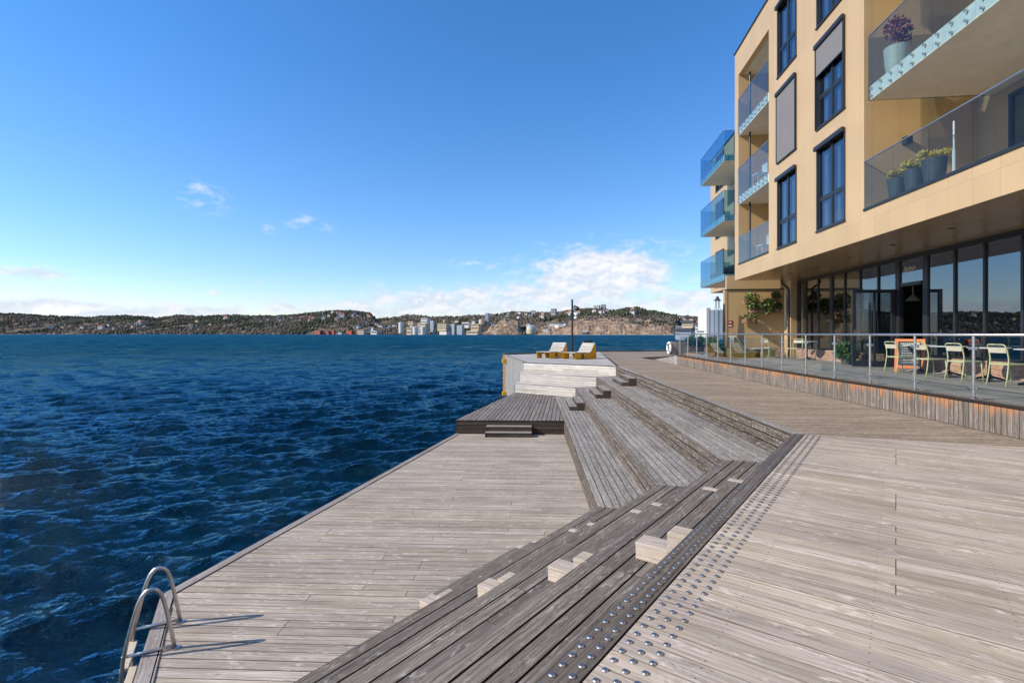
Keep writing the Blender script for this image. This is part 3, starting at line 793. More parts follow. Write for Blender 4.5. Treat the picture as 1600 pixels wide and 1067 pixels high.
# ================================================================ APARTMENT BUILDING
fA = Vector((.1093, .994, 0)).normalized(); fB = Vector((0, 0, 1)); fN = Vector((-.994, .1093, 0)).normalized()
def fr(c): return (Vector((c, 0, 0)), fA, fB, fN)
FF = fr(7.44); ay = lambda Y: Y/fA.y
Z0, Z1 = 3.86, 13.97; YE = 22.88; YS = -6
bld = root('apartment_building', (9.96, 22.88, 0), 'sand coloured building with black windows overhanging the cafe terrace', 'building')
WINS = []
for i, (z0, z1) in enumerate(((4.5, 6.97), (7.53, 9.97), (10.55, 13.05))): WINS.append((16.67, 18.2, z0, z1, {1: 1.0}.get(i, 0)))
for i, (z0, z1) in enumerate(((4.54, 7.02), (7.57, 10.05), (10.6, 13.1))): WINS.append((13.74, 15.32, z0, z1, {1: .345}.get(i, 0)))
LB = (19.0, 22.38, 4.5, 12.78); RB = (2.5, 12.88, 4.575, 13.05)
holes = [w[:4] for w in WINS]+[LB, RB]
def holed_wall(m, frm, a0, a1, z0, z1, holes, depth=.22):
    xs = sorted({a0, a1}|{h[0] for h in holes}|{h[1] for h in holes}); zs = sorted({z0, z1}|{h[2] for h in holes}|{h[3] for h in holes})
    inside = lambda x, z: any(h[0] < x < h[1] and h[2] < z < h[3] for h in holes)
    o, A, B, N = frm
    pt = lambda a, z, n=0: o+A*a+B*z+N*n
    for i in range(len(xs)-1):
        for j in range(len(zs)-1):
            if not inside((xs[i]+xs[i+1])/2, (zs[j]+zs[j+1])/2):
                m.quad(pt(xs[i+1], zs[j]), pt(xs[i], zs[j]), pt(xs[i], zs[j+1]), pt(xs[i+1], zs[j+1]))
    for h in holes:
        a, b, c, d = h
        m.quad(pt(a, c), pt(a, d), pt(a, d, -depth), pt(a, c, -depth)); m.quad(pt(b, c), pt(b, c, -depth), pt(b, d, -depth), pt(b, d))
        m.quad(pt(a, d), pt(b, d), pt(b, d, -depth), pt(a, d, -depth)); m.quad(pt(a, c), pt(a, c, -depth), pt(b, c, -depth), pt(b, c))
m = M(); holed_wall(m, FF, ay(YS), ay(YE), Z0, Z1-.07, [(ay(a), ay(b), c, d) for a, b, c, d in holes])
obj('facade_wall', m, 'clad', bld)
def bpart(name, mt, parent, boxes, frm=FF, bevel=0, label=None):
    m = M()
    for b in boxes: m.fbox(frm, *b)
    return obj(name, m, mt, parent, label=label, bevel=bevel)
# roof, end wall, body
bpart('roof', 'anth', bld, [(ay(YS), ay(YE)+.03, Z1-.069, Z1, -14, .04)])
bpart('end_wall', 'clad', bld, [(ay(YE)-.25, ay(YE)-.002, Z0+.001, Z1-.07, -13.9, -.003)])
bpart('back_wall', 'clad', bld, [(ay(YS), ay(YE)-.26, Z0, Z1-.07, -13.9, -13.6)])
bpart('soffit', 'soffit', bld, [(ay(YS), ay(YE)-.003, Z0-.002, Z0+.1, -13.9, -.005)])
for px_, py_ in ((9.86, 11.5), (10.16, 13.66), (10.46, 15.87), (10.77, 18.07), (11.0, 20.2), (9.6, 9.4)):
    m = M(); m.lathe((px_, py_, Z0-.012), [(.07, 0), (.075, .012), (.05, .013)][::1], 16); obj('downlight', m, 'black', bld)
# windows
def window(Y0, Y1, z0, z1, scr, parent, frm=FF, style=0):
    a0, a1 = ay(Y0), ay(Y1)
    m = M(); F = .045
    for b in ((a0+.002, a0+F, z0+.002, z1-.002), (a1-F, a1-.002, z0+.002, z1-.002), (a0+F, a1-F, z0+.002, z0+F), (a0+F, a1-F, z1-F, z1-.002)): m.fbox(frm, *b, -.12, .025)
    w = obj('window', m, 'anth', parent)
    # inner sashes: pane facing camera-right is nearer; vertical mullion a bit off centre, low transom
    am = a0+(a1-a0)*.50; zt = z0+(z1-z0)*.37
    m = M(); T = .034; MW = .04
    m.fbox(frm, am-MW, am+MW, z0+F, z1-F, -.12, -.03)
    m.fbox(frm, a0+F, am-MW, zt-.04, zt+.04, -.12, -.035); m.fbox(frm, am+MW, a1-F, zt-.04, zt+.04, -.12, -.035)
    for s0, s1 in ((a0+F, am-MW), (am+MW, a1-F)):
        for q0, q1 in ((z0+F, zt-.04), (zt+.04, z1-F)):
            for b in ((s0, s0+T, q0, q1), (s1-T, s1, q0, q1), (s0+T, s1-T, q0, q0+T), (s0+T, s1-T, q1-T, q1)): m.fbox(frm, *b, -.115, -.04)
            p = M(); p.fbox(frm, s0+T, s1-T, q0+T, q1-T, -.062, -.055); obj('pane', p, 'pane', w)
    obj('sash', m, 'black', w)
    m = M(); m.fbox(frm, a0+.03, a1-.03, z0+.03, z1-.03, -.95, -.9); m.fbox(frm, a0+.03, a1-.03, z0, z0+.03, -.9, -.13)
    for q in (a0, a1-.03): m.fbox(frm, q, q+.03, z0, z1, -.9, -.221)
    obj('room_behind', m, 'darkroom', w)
    for q0, wd in ((a1-.36, .24), (am-.24, .17)):  # pale strips added to stand in for the sunlit inner frame
        m = M(); n = 6
        for i in range(n): m.fbox(frm, q0+wd*i/n, q0+wd*(i+.8)/n, z0+.08, z1-.1, -.16-.02*(i % 2), -.14-.02*(i % 2))
        obj('sunlit_frame_strip', m, 'sunlit_frame_strip', w)
    # sill and screen cassette
    m = M(); m.fbox(frm, a0-.02, a1+.02, z0-.035, z0+.001, -.1, .05); obj('sill', m, 'black', w)
    m = M(); m.fbox(frm, a0-.01, a1+.01, z1-.10, z1+.03, .026, .11); obj('screen_box', m, 'black', w, bevel=.01)
    if scr:
        zb = z1-.1-(z1-z0-.1)*scr
        m = M(); m.fbox(frm, a0+.04, a1-.04, zb, z1-.1, .045, .05); obj('roller_screen', m, 'screen', w)
        m = M(); m.fbox(frm, a0+.036, a1-.041, zb-.03, zb, .03, .065); obj('screen_bar', m, 'black', w)
        for q in (a0+.0, a1-.04): m = M(); m.fbox(frm, q, q+.035, z0, z1-.1, .027, .07); obj('screen_guide', m, 'black', w)
for w in WINS: window(*w, bld)
# balcony bays
def bay(box, depth, slabs, parent, backwin):
    Y0, Y1, z0, z1 = box; a0, a1 = ay(Y0), ay(Y1)
    m = M()
    m.fbox(FF, a0+.001, a1-.001, z0-.2, z1+.2, -depth-.2, -depth)
    m.fbox(FF, a1+.001, a1+.2, z0-.2, z1+.2, -depth, -.221); m.fbox(FF, a0-.2, a0-.001, z0-.2, z1+.2, -depth, -.221)
    obj('recess_wall', m, 'cladg', parent)
    m = M(); m.fbox(FF, a0, a1, z1, z1+.15, -depth, -.222); obj('recess_ceiling', m, 'conc', parent)
    m = M(); m.fbox(FF, a0+.002, a1-.002, z0-.3, z0+.02, -depth, -.07); obj('balcony_floor', m, 'conc', parent)
    for q in backwin:
        m = M(); b0, b1, c0, c1 = q; T = .07
        for b in ((b0, b0+T, c0, c1), (b1-T, b1, c0, c1), (b0+T, b1-T, c0, c0+T), (b0+T, b1-T, c1-T, c1), ((b0+b1)/2-.04, (b0+b1)/2+.04, c0+T, c1-T)): m.fbox(FF, *b, -depth+.002, -depth+.07)
        w = obj('balcony_door', m, 'anth', parent)
        m = M(); m.fbox(FF, b0+T, b1-T, c0+T, c1-T, -depth+.02, -depth+.026); obj('pane', m, 'pane', w)
bay(LB, 1.8, None, bld, [(ay(19.4), ay(21.2), z, z+2.15) for z in (4.56, 7.5, 10.5)])
bay(RB, 2.6, None, bld, [(ay(8.7), ay(11.9), z, z+2.3) for z in (4.62, 7.5)]+[(ay(2.9), ay(6.6), 4.62, 6.9)])
def balcony(frm, a0, a1, zb, parent, depth, n1=.0, sides=(), th=.33, gtop=1.52, pw=1.15, low=False, gm='glass'):
    """slab with a glass balustrade bolted to its edge"""
    b = M(); b.fbox(frm, a0, a1, zb, zb+th, -depth, n1-.035); slab = obj('balcony_slab', b, 'conc', parent)
    m = M(); m.fbox(frm, a0+.002, a1-.002, zb+.002, zb+th+.001, n1-.034, n1-.012); 
    if 0 in sides: m.fbox(frm, a0-.022, a0-.001, zb+.002, zb+th+.001, -depth, n1-.012)
    obj('slab_edge', m, 'slabface', slab)
    n = max(1, round((a1-a0)/pw)); w = (a1-a0)/n
    for i in range(n):
        m = M(); m.fbox(frm, a0+i*w+.006, a0+(i+1)*w-.006, zb-.01, zb+gtop, n1+.02, n1+.034); obj('glass_panel', m, gm, slab)
    if 0 in sides: m = M(); m.fbox(frm, a0-.05, a0-.036, zb-.01, zb+gtop, -depth, n1+.015); obj('glass_panel', m, gm, slab)
    if 1 in sides: m = M(); m.fbox(frm, a1+.036, a1+.05, zb-.01, zb+gtop, -depth, n1+.015); obj('glass_panel', m, gm, slab)
    m = M(); m.fbox(frm, a0, a1, zb+gtop, zb+gtop+.016, n1+.012, n1+.042)
    if 0 in sides: m.fbox(frm, a0-.058, a0-.028, zb+gtop, zb+gtop+.016, -depth, n1+.011)
    obj('top_rail', m, 'steel', slab)
    o, A, B, N = frm; m = M(); k = int((a1-a0)/.36)
    for i in range(k):
        a = a0+.12+i*(a1-a0-.2)/max(1, k-1)
        for z in (zb+.075, zb+th-.075):
            p = o+A*a+B*z; m = M(); m.cyl(p+N*(n1-.012), p+N*(n1+.05), .026, n=10); obj('bolt', m, 'steel', slab)
    if 0 in sides:
        for i in range(int(depth/.36)):
            for z in (zb+.075, zb+th-.075):
                p = o+A*(a0-.02)+B*z-N*(.15+i*.36); m = M(); m.cyl(p, p-A*.05, .026, n=10); obj('bolt', m, 'steel', slab)
for z in (7.13, 10.13):
    balcony(FF, ay(19.0)+.01, ay(22.38)-.01, z, bld, 1.79)
def low_balustrade(Y0, Y1, z, parent, pw, top=1.17):
    m = M(); m.fbox(FF, ay(Y0)+.002, ay(Y1)-.002, z-.01, z+.05, -.06, .03); ch = obj('balustrade_channel', m, 'black', parent)
    n = round((ay(Y1)-ay(Y0))/pw); w = (ay(Y1)-ay(Y0))/n
    for i in range(n):
        m = M(); m.fbox(FF, ay(Y0)+i*w+.006, ay(Y0)+(i+1)*w-.006, z+.051, z+top, -.012, .002); obj('glass_panel', m, 'glass', ch)
    m = M(); m.fbox(FF, ay(Y0)+.003, ay(Y1)-.003, z+top, z+top+.018, -.022, .012); obj('top_rail', m, 'steel', ch)
low_balustrade(19.0, 22.38, 4.5, bld, 1.15); low_balustrade(2.5, 12.88, 4.575, bld, 1.15, 1.22)
balcony(FF, ay(2.6), ay(12.34), 7.13, bld, 2.59, n1=.16, sides=(1,)); balcony(FF, ay(2.6), ay(12.34), 10.13, bld, 2.59, n1=.16, sides=(1,))
m = M(); q = FF[0]+fA*(ay(22.0))-fN*.35; m.cyl((q.x, q.y, 4.5), (q.x, q.y, 12.7), .04, n=10); obj('downpipe', m, 'black', bld)
m = M(); q = FF[0]+fA*(ay(12.88)-.002)-fN*.95
m.obox((q.x-.08, q.y-.16, 6.20), (.16, 0, 0), (0, .16, 0), (0, 0, .17)); obj('wall_lamp', m, 'black', bld, bevel=.005)
# ---- cafe front under the overhang
GF = fr(10.2); gz0, gz1 = .84, 3.86
mull = [22.7, 21.97, 20.92, 19.85, 18.9, 17.9, 16.86, 15.85, 14.62, 13.52, 12.55, 11.5, 10.4, 9.3, 8.2, 7.1, 6.0, 4.9, 3.8, 2.7, 1.6, .5, -2]
m = M()
for i, Y in enumerate(mull):
    wd = .10 if Y in (22.7, 19.85, 15.85, 14.62) else .032
    m.fbox(GF, ay(Y)-wd, ay(Y)+wd, gz0-.39, gz1-.004, -.10, .015)
m.fbox(GF, ay(-2), ay(22.7), gz1-.14, gz1-.005, -.10, .012)
m.fbox(GF, ay(15.99), ay(22.6), gz0, gz0+.06, -.10, .012); m.fbox(GF, ay(-2), ay(14.49), gz0, gz0+.06, -.10, .012)
m.fbox(GF, ay(14.78), ay(15.69), 2.93, 3.03, -.14, .021)
cf = obj('cafe_front', m, 'black', bld)
for i in range(len(mull)-1):
    a, b = mull[i+1], mull[i]
    if b == 15.85: 
        m = M(); m.fbox(GF, ay(a)+.1, ay(b)-.1, 3.03, gz1-.14, -.03, -.022); obj('pane', m, 'shop', cf); continue
    m = M(); m.fbox(GF, ay(a)+.02, ay(b)-.02, gz0+.06, gz1-.14, -.03, -.022); obj('pane', m, 'shop', cf)
m = M(); m.fbox(GF, ay(15.99), ay(22.75), TZ-.03, gz0-.002, -.3, .08); m.fbox(GF, ay(-2), ay(14.48), TZ-.03, gz0-.002, -.3, .08)
obj('stone_plinth', m, 'brick', bld)
# open glass door leaf, at right angles to the front
hp = Vector((10.2, 0, 0))+fA*ay(15.95)+fN*.03
DF = (hp, fN, fB, -fA); m = M(); DW = 1.25; d0, d1 = TZ+.02, 2.87
for b in ((0, .11, d0, d1), (DW-.11, DW, d0, d1), (.11, DW-.11, d0, d0+.17), (.11, DW-.11, d1-.1, d1), (.56, .62, d0+.17, d1-.1)): m.fbox(DF, *b, -.03, .03)
dr = obj('cafe_door', m, 'anth', bld, label='open glazed cafe door standing out from the front')
for b in ((.11, .56), (.62, DW-.11)): m = M(); m.fbox(DF, *b, d0+.17, d1-.1, -.006, .006); obj('pane', m, 'shop', dr)
m = M()
for sg in (-1, 1): m.fbox(DF, DW-.085, DW-.045, 1.42, 1.62, sg*.031, sg*.04); m.fbox(DF, DW-.19, DW-.05, 1.5, 1.525, sg*.06, sg*.08); m.fbox(DF, DW-.075, DW-.055, 1.5, 1.525, sg*.04, sg*.06)
obj('door_handle', m, 'steel', dr)
# lettering on the pane above the doorway
def text_mesh(s, size, origin, A, B, N, mt, parent=None, name='lettering', extr=.003, **kw):
    cu = bpy.data.curves.new('txt', 'FONT'); cu.body = s; cu.size = size; cu.extrude = extr; cu.shear = kw.get('shear', 0)
    to = bpy.data.objects.new('txt', cu); C.objects.link(to)
    dg = bpy.context.evaluated_depsgraph_get(); me = to.evaluated_get(dg).to_mesh()
    m = M(); m.add([origin+A*v.co.x+B*v.co.y+N*v.co.z for v in me.vertices], [tuple(p.vertices) for p in me.polygons])
    bpy.data.objects.remove(to); return obj(name, m, mt, parent)
text_mesh('Spinin', .22, Vector((10.2, 0, 0))+fA*ay(15.6)+fN*-.015+Vector((0, 0, 3.38)), -fA, fB, fN, 'cream', cf, shear=.35)
# room behind the cafe glass
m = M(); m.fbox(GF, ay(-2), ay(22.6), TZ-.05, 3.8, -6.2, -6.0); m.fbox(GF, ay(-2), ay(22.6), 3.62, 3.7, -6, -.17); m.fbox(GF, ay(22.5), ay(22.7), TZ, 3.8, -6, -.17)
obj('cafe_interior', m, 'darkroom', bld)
m = M(); m.fbox(GF, ay(-2), ay(22.6), TZ-.03, TZ+.012, -6, -.31); obj('cafe_floor', m, 'corten', bld)
for i, Y in enumerate((9.6, 11.9, 13.2, 17.4, 20.3)):
    m = M(); q = GF[0]+fA*ay(Y)-fN*1.4; m.lathe((q.x, q.y, 2.6), [(.22, 0), (.10, .14), (.02, .2), (.008, 1.0)], 16); obj('pendant_lamp', m, 'cream', bld)
m = M(); m.fbox(GF, ay(6), ay(13.2), TZ+.02, 1.55, -3.6, -3.0); obj('cafe_counter', m, 'corten', bld)
# downpipe with swan neck at the end of the front, gold pilaster
m = M(); m.tube([(11.9, 22.6, 3.84), (11.92, 22.6, 3.72), (12.18, 22.6, 3.5), (12.22, 22.6, 3.38), (12.22, 22.6, TZ)], .045, 12); obj('downpipe', m, 'black', bld)
m = M(); m.box(12.42, 12.70, 22.80, 23.20, TZ-.03, Z0-.01); obj('pilaster', m, 'clad', bld)

# ---- rear wing
RF = fr(9.5)
rw = root('apartment_building', (12.4, 26.5, 0), 'rear wing with stacked blue glass balconies, behind the nearer corner of the building', 'building')
rwin = [(ay(a), ay(b), z, z+h) for z, h in ((4.4, 2.3), (7.5, 2.3), (10.5, 2.3)) for a, b in ((31.2, 33.0), (28.0, 29.3))]
m = M(); holed_wall(m, RF, ay(23.6), ay(34.2), 4.18, 12.9, rwin, .15)
o, A, B, N = RF
obj('facade_wall', m, 'clad', rw)
bpart('roof', 'anth', rw, [(ay(23.6), ay(34.2)+.03, 12.901, 12.98, -9, .04)], RF)
bpart('end_wall', 'clad', rw, [(ay(34.2)-.25, ay(34.2)-.002, 4.181, 12.9, -9, -.003)], RF)
bpart('soffit', 'soffit', rw, [(ay(22.95), ay(34.2)-.26, 4.178, 4.28, -9, -.005)], RF)
for q in rwin:
    m = M(); T = .07
    for b in ((q[0], q[0]+T, q[2], q[3]), (q[1]-T, q[1], q[2], q[3]), (q[0]+T, q[1]-T, q[2], q[2]+T), (q[0]+T, q[1]-T, q[3]-T, q[3]), ((q[0]+q[1])/2-.04, (q[0]+q[1])/2+.04, q[2]+T, q[3]-T)): m.fbox(RF, *b, -.14, .02)
    w = obj('window', m, 'anth', rw)
    m = M(); m.fbox(RF, q[0]+T, q[1]-T, q[2]+T, q[3]-T, -.1, -.09); obj('pane', m, 'pane', w)
    m = M(); m.fbox(RF, q[0], q[1], q[2], q[3], -.6, -.55); obj('room_behind', m, 'darkroom', w)
for z in (4.18, 7.18, 10.18):
    balcony(RF, ay(25.6), ay(30.0), z-.001, rw, .02-.0, n1=1.66, sides=(0, 1), th=.30, gtop=1.5) if 0 else balcony((RF[0]+fN*1.66, fA, fB, fN), ay(25.6), ay(30.0), z-.001, rw, 1.655, n1=0, sides=(0, 1), th=.30, gtop=1.5, gm='glassb')
# end wall of the terrace carrying the planters
tw = root('garden_wall', (9.80, 23.62, TZ), 'golden clad wall with dark flashing closing the end of the terrace', 'wall')
WF = (Vector((9.80, 23.62, 0)), Vector((.994, -.1093, 0)), Vector((0, 0, 1)), Vector((-.1093, -.994, 0)))
for nm, mt, b in (('wall_panel', 'cladg', (.12, 2.62, .84, 3.49, -.2, 0)), ('flashing', 'black', (.06, 2.62, 3.491, 3.54, -.2, .05)), ('upper_band', 'clad', (.1, 2.62, 3.541, 4.172, -.2, -.02)),
                  ('corner_post', 'clad', (0, .118, TZ-.03, 3.49, -.22, .02)), ('stone_plinth', 'brick', (.12, 2.62, TZ-.03, .838, -.2, .04))):
    m = M(); m.fbox(WF, *b); obj(nm, m, mt, tw)
m = M(); m.box(14.62, 17.2, 24.3, 33.8, TZ-.03, 4.17); obj('ground_floor_core', m, 'cladg', rw)

def tag(o, label, cat, group=None, kind=None):
    o['label'] = label; o['category'] = cat
    if group: o['group'] = group
    if kind: o['kind'] = kind
    return o
# sign
WA, WN_ = WF[1], WF[3]
r = root('wall_sign', (9.93, 23.6, 1.80), 'small square red sign with white figures on the golden wall', 'sign')
m = M(); m.fbox(WF, .135, .345, 1.80, 2.10, .004, .02); obj('plate', m, 'red', r)
m = M()
for x in (.20, .24, .28): m.fbox(WF, x-.010, x+.010, 1.96, 2.03, .021, .026); m.fbox(WF, x-.010, x+.010, 2.036, 2.056, .021, .026)
m.fbox(WF, .16, .32, 1.83, 1.88, .021, .026)
obj('symbols', m, 'wht', r)
# wall planters
WP = [(1171, 468, .60, 'topmost trailing planter left of centre on the golden wall', 60, 1), (1181, 482, .62, 'middle trough of broad leaves on the golden wall', 55, 0), (1170, 498, .58, 'lowest small trough on the golden wall', 30, 0),
      (1196, 477, .34, 'grassy trailing planter in the middle of the golden wall', 70, 2), (1209, 465, .26, 'small round planter highest on the shaded right side of the golden wall', 36, 0), (1210, 482, .34, 'dark leafy planter on the shaded right side of the golden wall', 50, 0)]
for i, (px, py, w, lab, n, st) in enumerate(WP):
    p = P(px, py, 23.3); w = w*.9; r = root('wall_planter', (p.x, 23.3, p.z-.15), lab, 'wall planter', 'planters hanging on the golden wall')
    m = M(); m.box(p.x-w/2, p.x+w/2, 22.98, 23.30+(10.6-p.x)*.11+.17, p.z-.2, p.z-.02); obj('trough', m, 'corten', r, bevel=.01)
    m = M(); m.leaves((p.x, 23.12, p.z+.06), (w*.55, .22, .16), n*5, .10, 40+i)
    if st: m.leaves((p.x-w*.15, 23.05, p.z-.15), (w*.4, .12, .28), n*3, .10, 50+i, up=-.6)
    if st == 2: m.blades((p.x, 23.08, p.z-.05), .12, 120, .45, 3, lean=1.0)
    obj('foliage', m, 'leafl' if st else 'leaf', r)
m = M(); m.cyl((9.66, 23.35, TZ), (9.66, 23.35, 2.0), .04, .03, 10); m.cyl((9.66, 23.35, 1.6), (9.66, 23.35, 2.85), .06, .035, 10); m.lathe((9.66, 23.35, TZ), [(.22, 0), (.22, .05), (.06, .08)], 16)
tag(obj('folded_parasol', m, 'black', loc=None), 'tall slim dark folded parasol standing at the left end of the golden wall', 'parasol')

MT['yel_shade'] = simple('shaded_yellow_steel', (.16, .12, .03), .45, 0, .1, 3)  # yellow steel darkened to olive, its shade put into the colour
# ================================================================ FURNITURE
def bistro_chair(lab):
    r = root('bistro_chair', (0, 0, 0), lab, 'chair', 'olive green bistro chairs on the terrace')
    rt = .0125
    for s in (-1, 1):
        m = M(); m.tube([(-.27, s*.205, 0), (-.235, s*.20, .2), (-.205, s*.195, .44), (-.20, s*.193, .56), (-.225, s*.19, .70), (-.262, s*.185, .80), (-.27, s*.165, .825), (-.272, s*.13, .832), (-.272, 0, .832)], rt, 8); obj('back_leg', m, 'olive', r, smooth=True)
        m = M(); m.tube([(.235, s*.20, 0), (.205, s*.19, .30), (.19, s*.185, .44)], rt, 8); obj('front_leg', m, 'olive', r, smooth=True)
    m = M()
    for s in (-1, 1): m.tube([(-.205, s*.195, .437), (.19, s*.185, .437)], .011, 8)
    for x in (-.205, .19): m.tube([(x, -.19, .437), (x, .19, .437)], .011, 8)
    obj('seat_frame', m, 'olive', r)
    m = M()
    for i in range(9): x = -.19+i*.0455; m.box(x-.018, x+.018, -.205, .205, .447, .459)
    obj('seat', m, 'olive', r, bevel=.003)
    m = M()
    for i in range(8):
        y0 = -.178+i*.0445; q = math.cos(y0/.18*1.2)*.012
        m.obox((-.235-q, y0, .665), (0, .0425, 0), (.008, 0, 0), (-.022, 0, .105))
    obj('backrest', m, 'cream', r)
    return r
CH = [(9.86, 10.15, 0, 'nearest olive green bistro chair on the terrace, at the right edge of the group'), (9.90, 11.2, .05, 'second nearest olive green bistro chair, beside the thickest looking railing post'),
      (9.98, 12.2, -.04, 'olive green bistro chair overlapping the orange chalkboard'), (10.08, 13.3, .03, 'olive green bistro chair in front of the open dark doorway, left of the chalkboard'),
      (10.85, 21.6, .3, 'small bistro chair near the golden wall beside the deck lounger'), (11.55, 20.9, -2.6, 'bistro chair turned away by the far round table')]
proto = bistro_chair(CH[0][3])
chairs = [proto]+[copy_tree(proto) for _ in CH[1:]]
for o, (x, y, a, lab) in zip(chairs, CH): o.location = (x, y, TZ); o.rotation_euler = (0, 0, a+.11*0); o['label'] = lab
def table(lab):
    r = root('cafe_table', (0, 0, 0), lab, 'table', 'round cafe tables on the terrace')
    m = M(); m.lathe((0, 0, .715), [(.36, 0), (.372, .006), (.372, .02), (.365, .026)], 40); obj('table_top', m, 'ttop', r)
    m = M(); m.cyl((0, 0, .05), (0, 0, .714), .032, n=14); m.lathe((0, 0, .035), [(.07, 0), (.06, .06), (.035, .12)], 16); obj('pedestal', m, 'black', r)
    m = M()
    for i in range(4):
        a = math.pi/4+i*math.pi/2; c, s = math.cos(a), math.sin(a)
        m.tube([(.04*c, .04*s, .09), (.2*c, .2*s, .045), (.30*c, .30*s, .018)], [.028, .022, .02], 8)
    obj('table_foot', m, 'black', r); return r
TB = [(10.55, 10.25, 'round pale cafe table nearest the right edge of the picture'), (10.62, 11.4, 'round pale cafe table second from the right edge'), (10.78, 12.65, 'round pale cafe table in front of the orange chalkboard'), (10.95, 13.75, 'round pale cafe table by the cafe doorway'),
      (11.75, 20.4, 'round pale cafe table farthest away, near the golden wall')]
tp = table(TB[0][2]); tabs = [tp]+[copy_tree(tp) for _ in TB[1:]]
for o, (x, y, lab) in zip(tabs, TB): o.location = (x, y, TZ); o['label'] = lab
# chalkboard
r = root('sandwich_board', (11.0, 14.15, TZ), 'orange framed chalkboard sandwich board standing outside the cafe door', 'sandwich board')
for sg, nm in ((1, 'front_panel'), (-1, 'rear_panel')):
    o = Vector((0, sg*-.24, 0)); B = Vector((0, sg*.22, .9)).normalized(); A = Vector((1, 0, 0)); N = A.cross(B) if sg > 0 else -A.cross(B)
    fo = (Vector((-.33, -.24*sg, 0)), A, B, Vector((0, -sg, .24)).normalized())
    m = M()
    for b in ((0, .075, 0, .92), (.585, .66, 0, .92), (.075, .585, .85, .92), (.075, .585, .10, .17)): m.fbox(fo, *b, -.02, .02)
    f_ = obj(nm, m, 'orange', None); f_.parent = r; 
    m = M(); m.fbox(fo, .075, .585, .17, .85, -.008, .008); g = obj('board', m, 'chalk', None); g.parent = f_
    if sg > 0:
        m = M(); R = random.Random(4)
        for i in range(9):
            z = .78-i*.065; x = .12+R.random()*.05
            while x < .52:
                l = R.uniform(.02, .06); m.fbox(fo, x, x+l, z, z+(.022 if i == 0 else .010), .0085, .011); x += l+.015
        g2 = obj('chalk_marks', m, 'wht', None); g2.parent = g
r.rotation_euler = (0, 0, math.radians(-42))
# loungers
def lounger(lab, side='yel'):
    r = root('deck_lounger', (0, 0, 0), lab, 'lounger', 'angular wooden loungers with yellow steel sides'); Wd = 1.02; 
    for s in (-1, 1):
        y = s*(Wd/2-.008)
        m = M()
        def panel(pts): 
            n = len(pts); m.add([(x, y-.006, z) for x, z in pts]+[(x, y+.006, z) for x, z in pts], [tuple(range(n)), tuple(range(2*n-1, n-1, -1))]+[(i, n+i, n+(i+1) % n, (i+1) % n) for i in range(n)])
        panel([(-.78, 0), (.12, 0), (.26, .33), (-.02, .30), (-.30, .385)][::1]); panel([(-.78, 0), (-.30, .385), (-.62, .90), (-.70, .90)])
        panel([(.52, 0), (.98, 0), (1.02, .35), (.46, .345)]); panel([(.26, .32), (.46, .335), (.46, .36), (.26, .355)])
        obj('side_panel', m, side, r)
    m = M()
    m.box(-.785, -.775, -Wd/2+.02, Wd/2-.02, .02, .4); obj('end_panel', m, side, r)
    # slats: seat then back
    path = [(1.04, .372), (.25, .375), (-.04, .335), (-.31, .41), (-.66, .93)]
    m = M(); sl = .112
    for (x0, z0), (x1, z1) in zip(path[:-1], path[1:]):
        L = math.hypot(x1-x0, z1-z0); n = max(1, round(L/sl)); dx, dz = (x1-x0)/L, (z1-z0)/L; nx, nz = dz, -dx
        if nz < 0: nx, nz = -nx, -nz
        for i in range(n):
            t = i*L/n+.009; l = L/n-.018
            m.obox((x0+dx*t, -Wd/2-.005, z0+dz*t), (dx*l, 0, dz*l), (0, Wd+.01, 0), (nx*.028, 0, nz*.028))
    add_uv(m, 3); obj('slats', m, 'plaza', r, bevel=.004); return r
fd = math.atan2(-.74, -.67)
l1 = lounger('left of the two wooden loungers on the bleached platform, its pale backrest broadside')
l1.location = (2.55, 31.6, 0); l1.rotation_euler = (0, 0, fd)
l2 = copy_tree(l1); l2['label'] = 'right of the two wooden loungers on the bleached platform, showing its broad yellow side'; l2.location = (4.1, 30.4, 0); l2.rotation_euler = (0, 0, fd-.18)
l3 = copy_tree(l1)
for q_ in kids(l3):
    if 'panel' in q_.name: q_.data = q_.data.copy(); q_.data.materials[0] = MT['yel_shade']
l3['label'] = 'wooden lounger on the raised terrace behind the railing by the golden wall'; l3.location = (10.45, 22.75, TZ); l3.rotation_euler = (0, 0, -.12)
# lamp post with floodlights
r = root('lamp_post', (4.82, 41.0, 0), 'slim black post with small white floodlights behind the loungers', 'lamp post')
m = M(); m.cyl((4.82, 41, 0), (4.82, 41, 1.35), .115, n=16); m.lathe((4.82, 41, 1.35), [(.115, 0), (.075, .06)], 16); m.cyl((4.82, 41, 1.35), (4.82, 41, 4.22), .075, n=14); obj('pole', m, 'black', r)
for i, (dx, z, s) in enumerate(((.30, 3.55, 1), (.26, 3.05, 1), (.22, 2.78, 1), (-.2, 3.1, -1))):
    m = M(); m.cyl((4.82, 41, z), (4.82+dx, 40.95, z), .02, n=8); p = obj('arm', m, 'black', r)
    m = M(); c = Vector((4.82+dx, 40.9, z)); sz = .19 if i == 0 else .13; t = Vector((.5*s, -.5, -.5)).normalized()
    m.cyl(c-t*sz*1.3, c+t*sz, sz*.5, sz, 14); obj('floodlight', m, 'black' if i == 0 else 'wht', p)
m = M(); m.box(5.05, 5.55, 35.8, 36.2, .05, .92); m.box(5.0, 5.6, 35.75, 36.25, .92, .99); m.box(5.1, 5.5, 35.85, 36.15, 0, .05)
tag(obj('litter_bin', m, 'black', bevel=.02), 'square black litter bin behind the right lounger', 'litter bin')
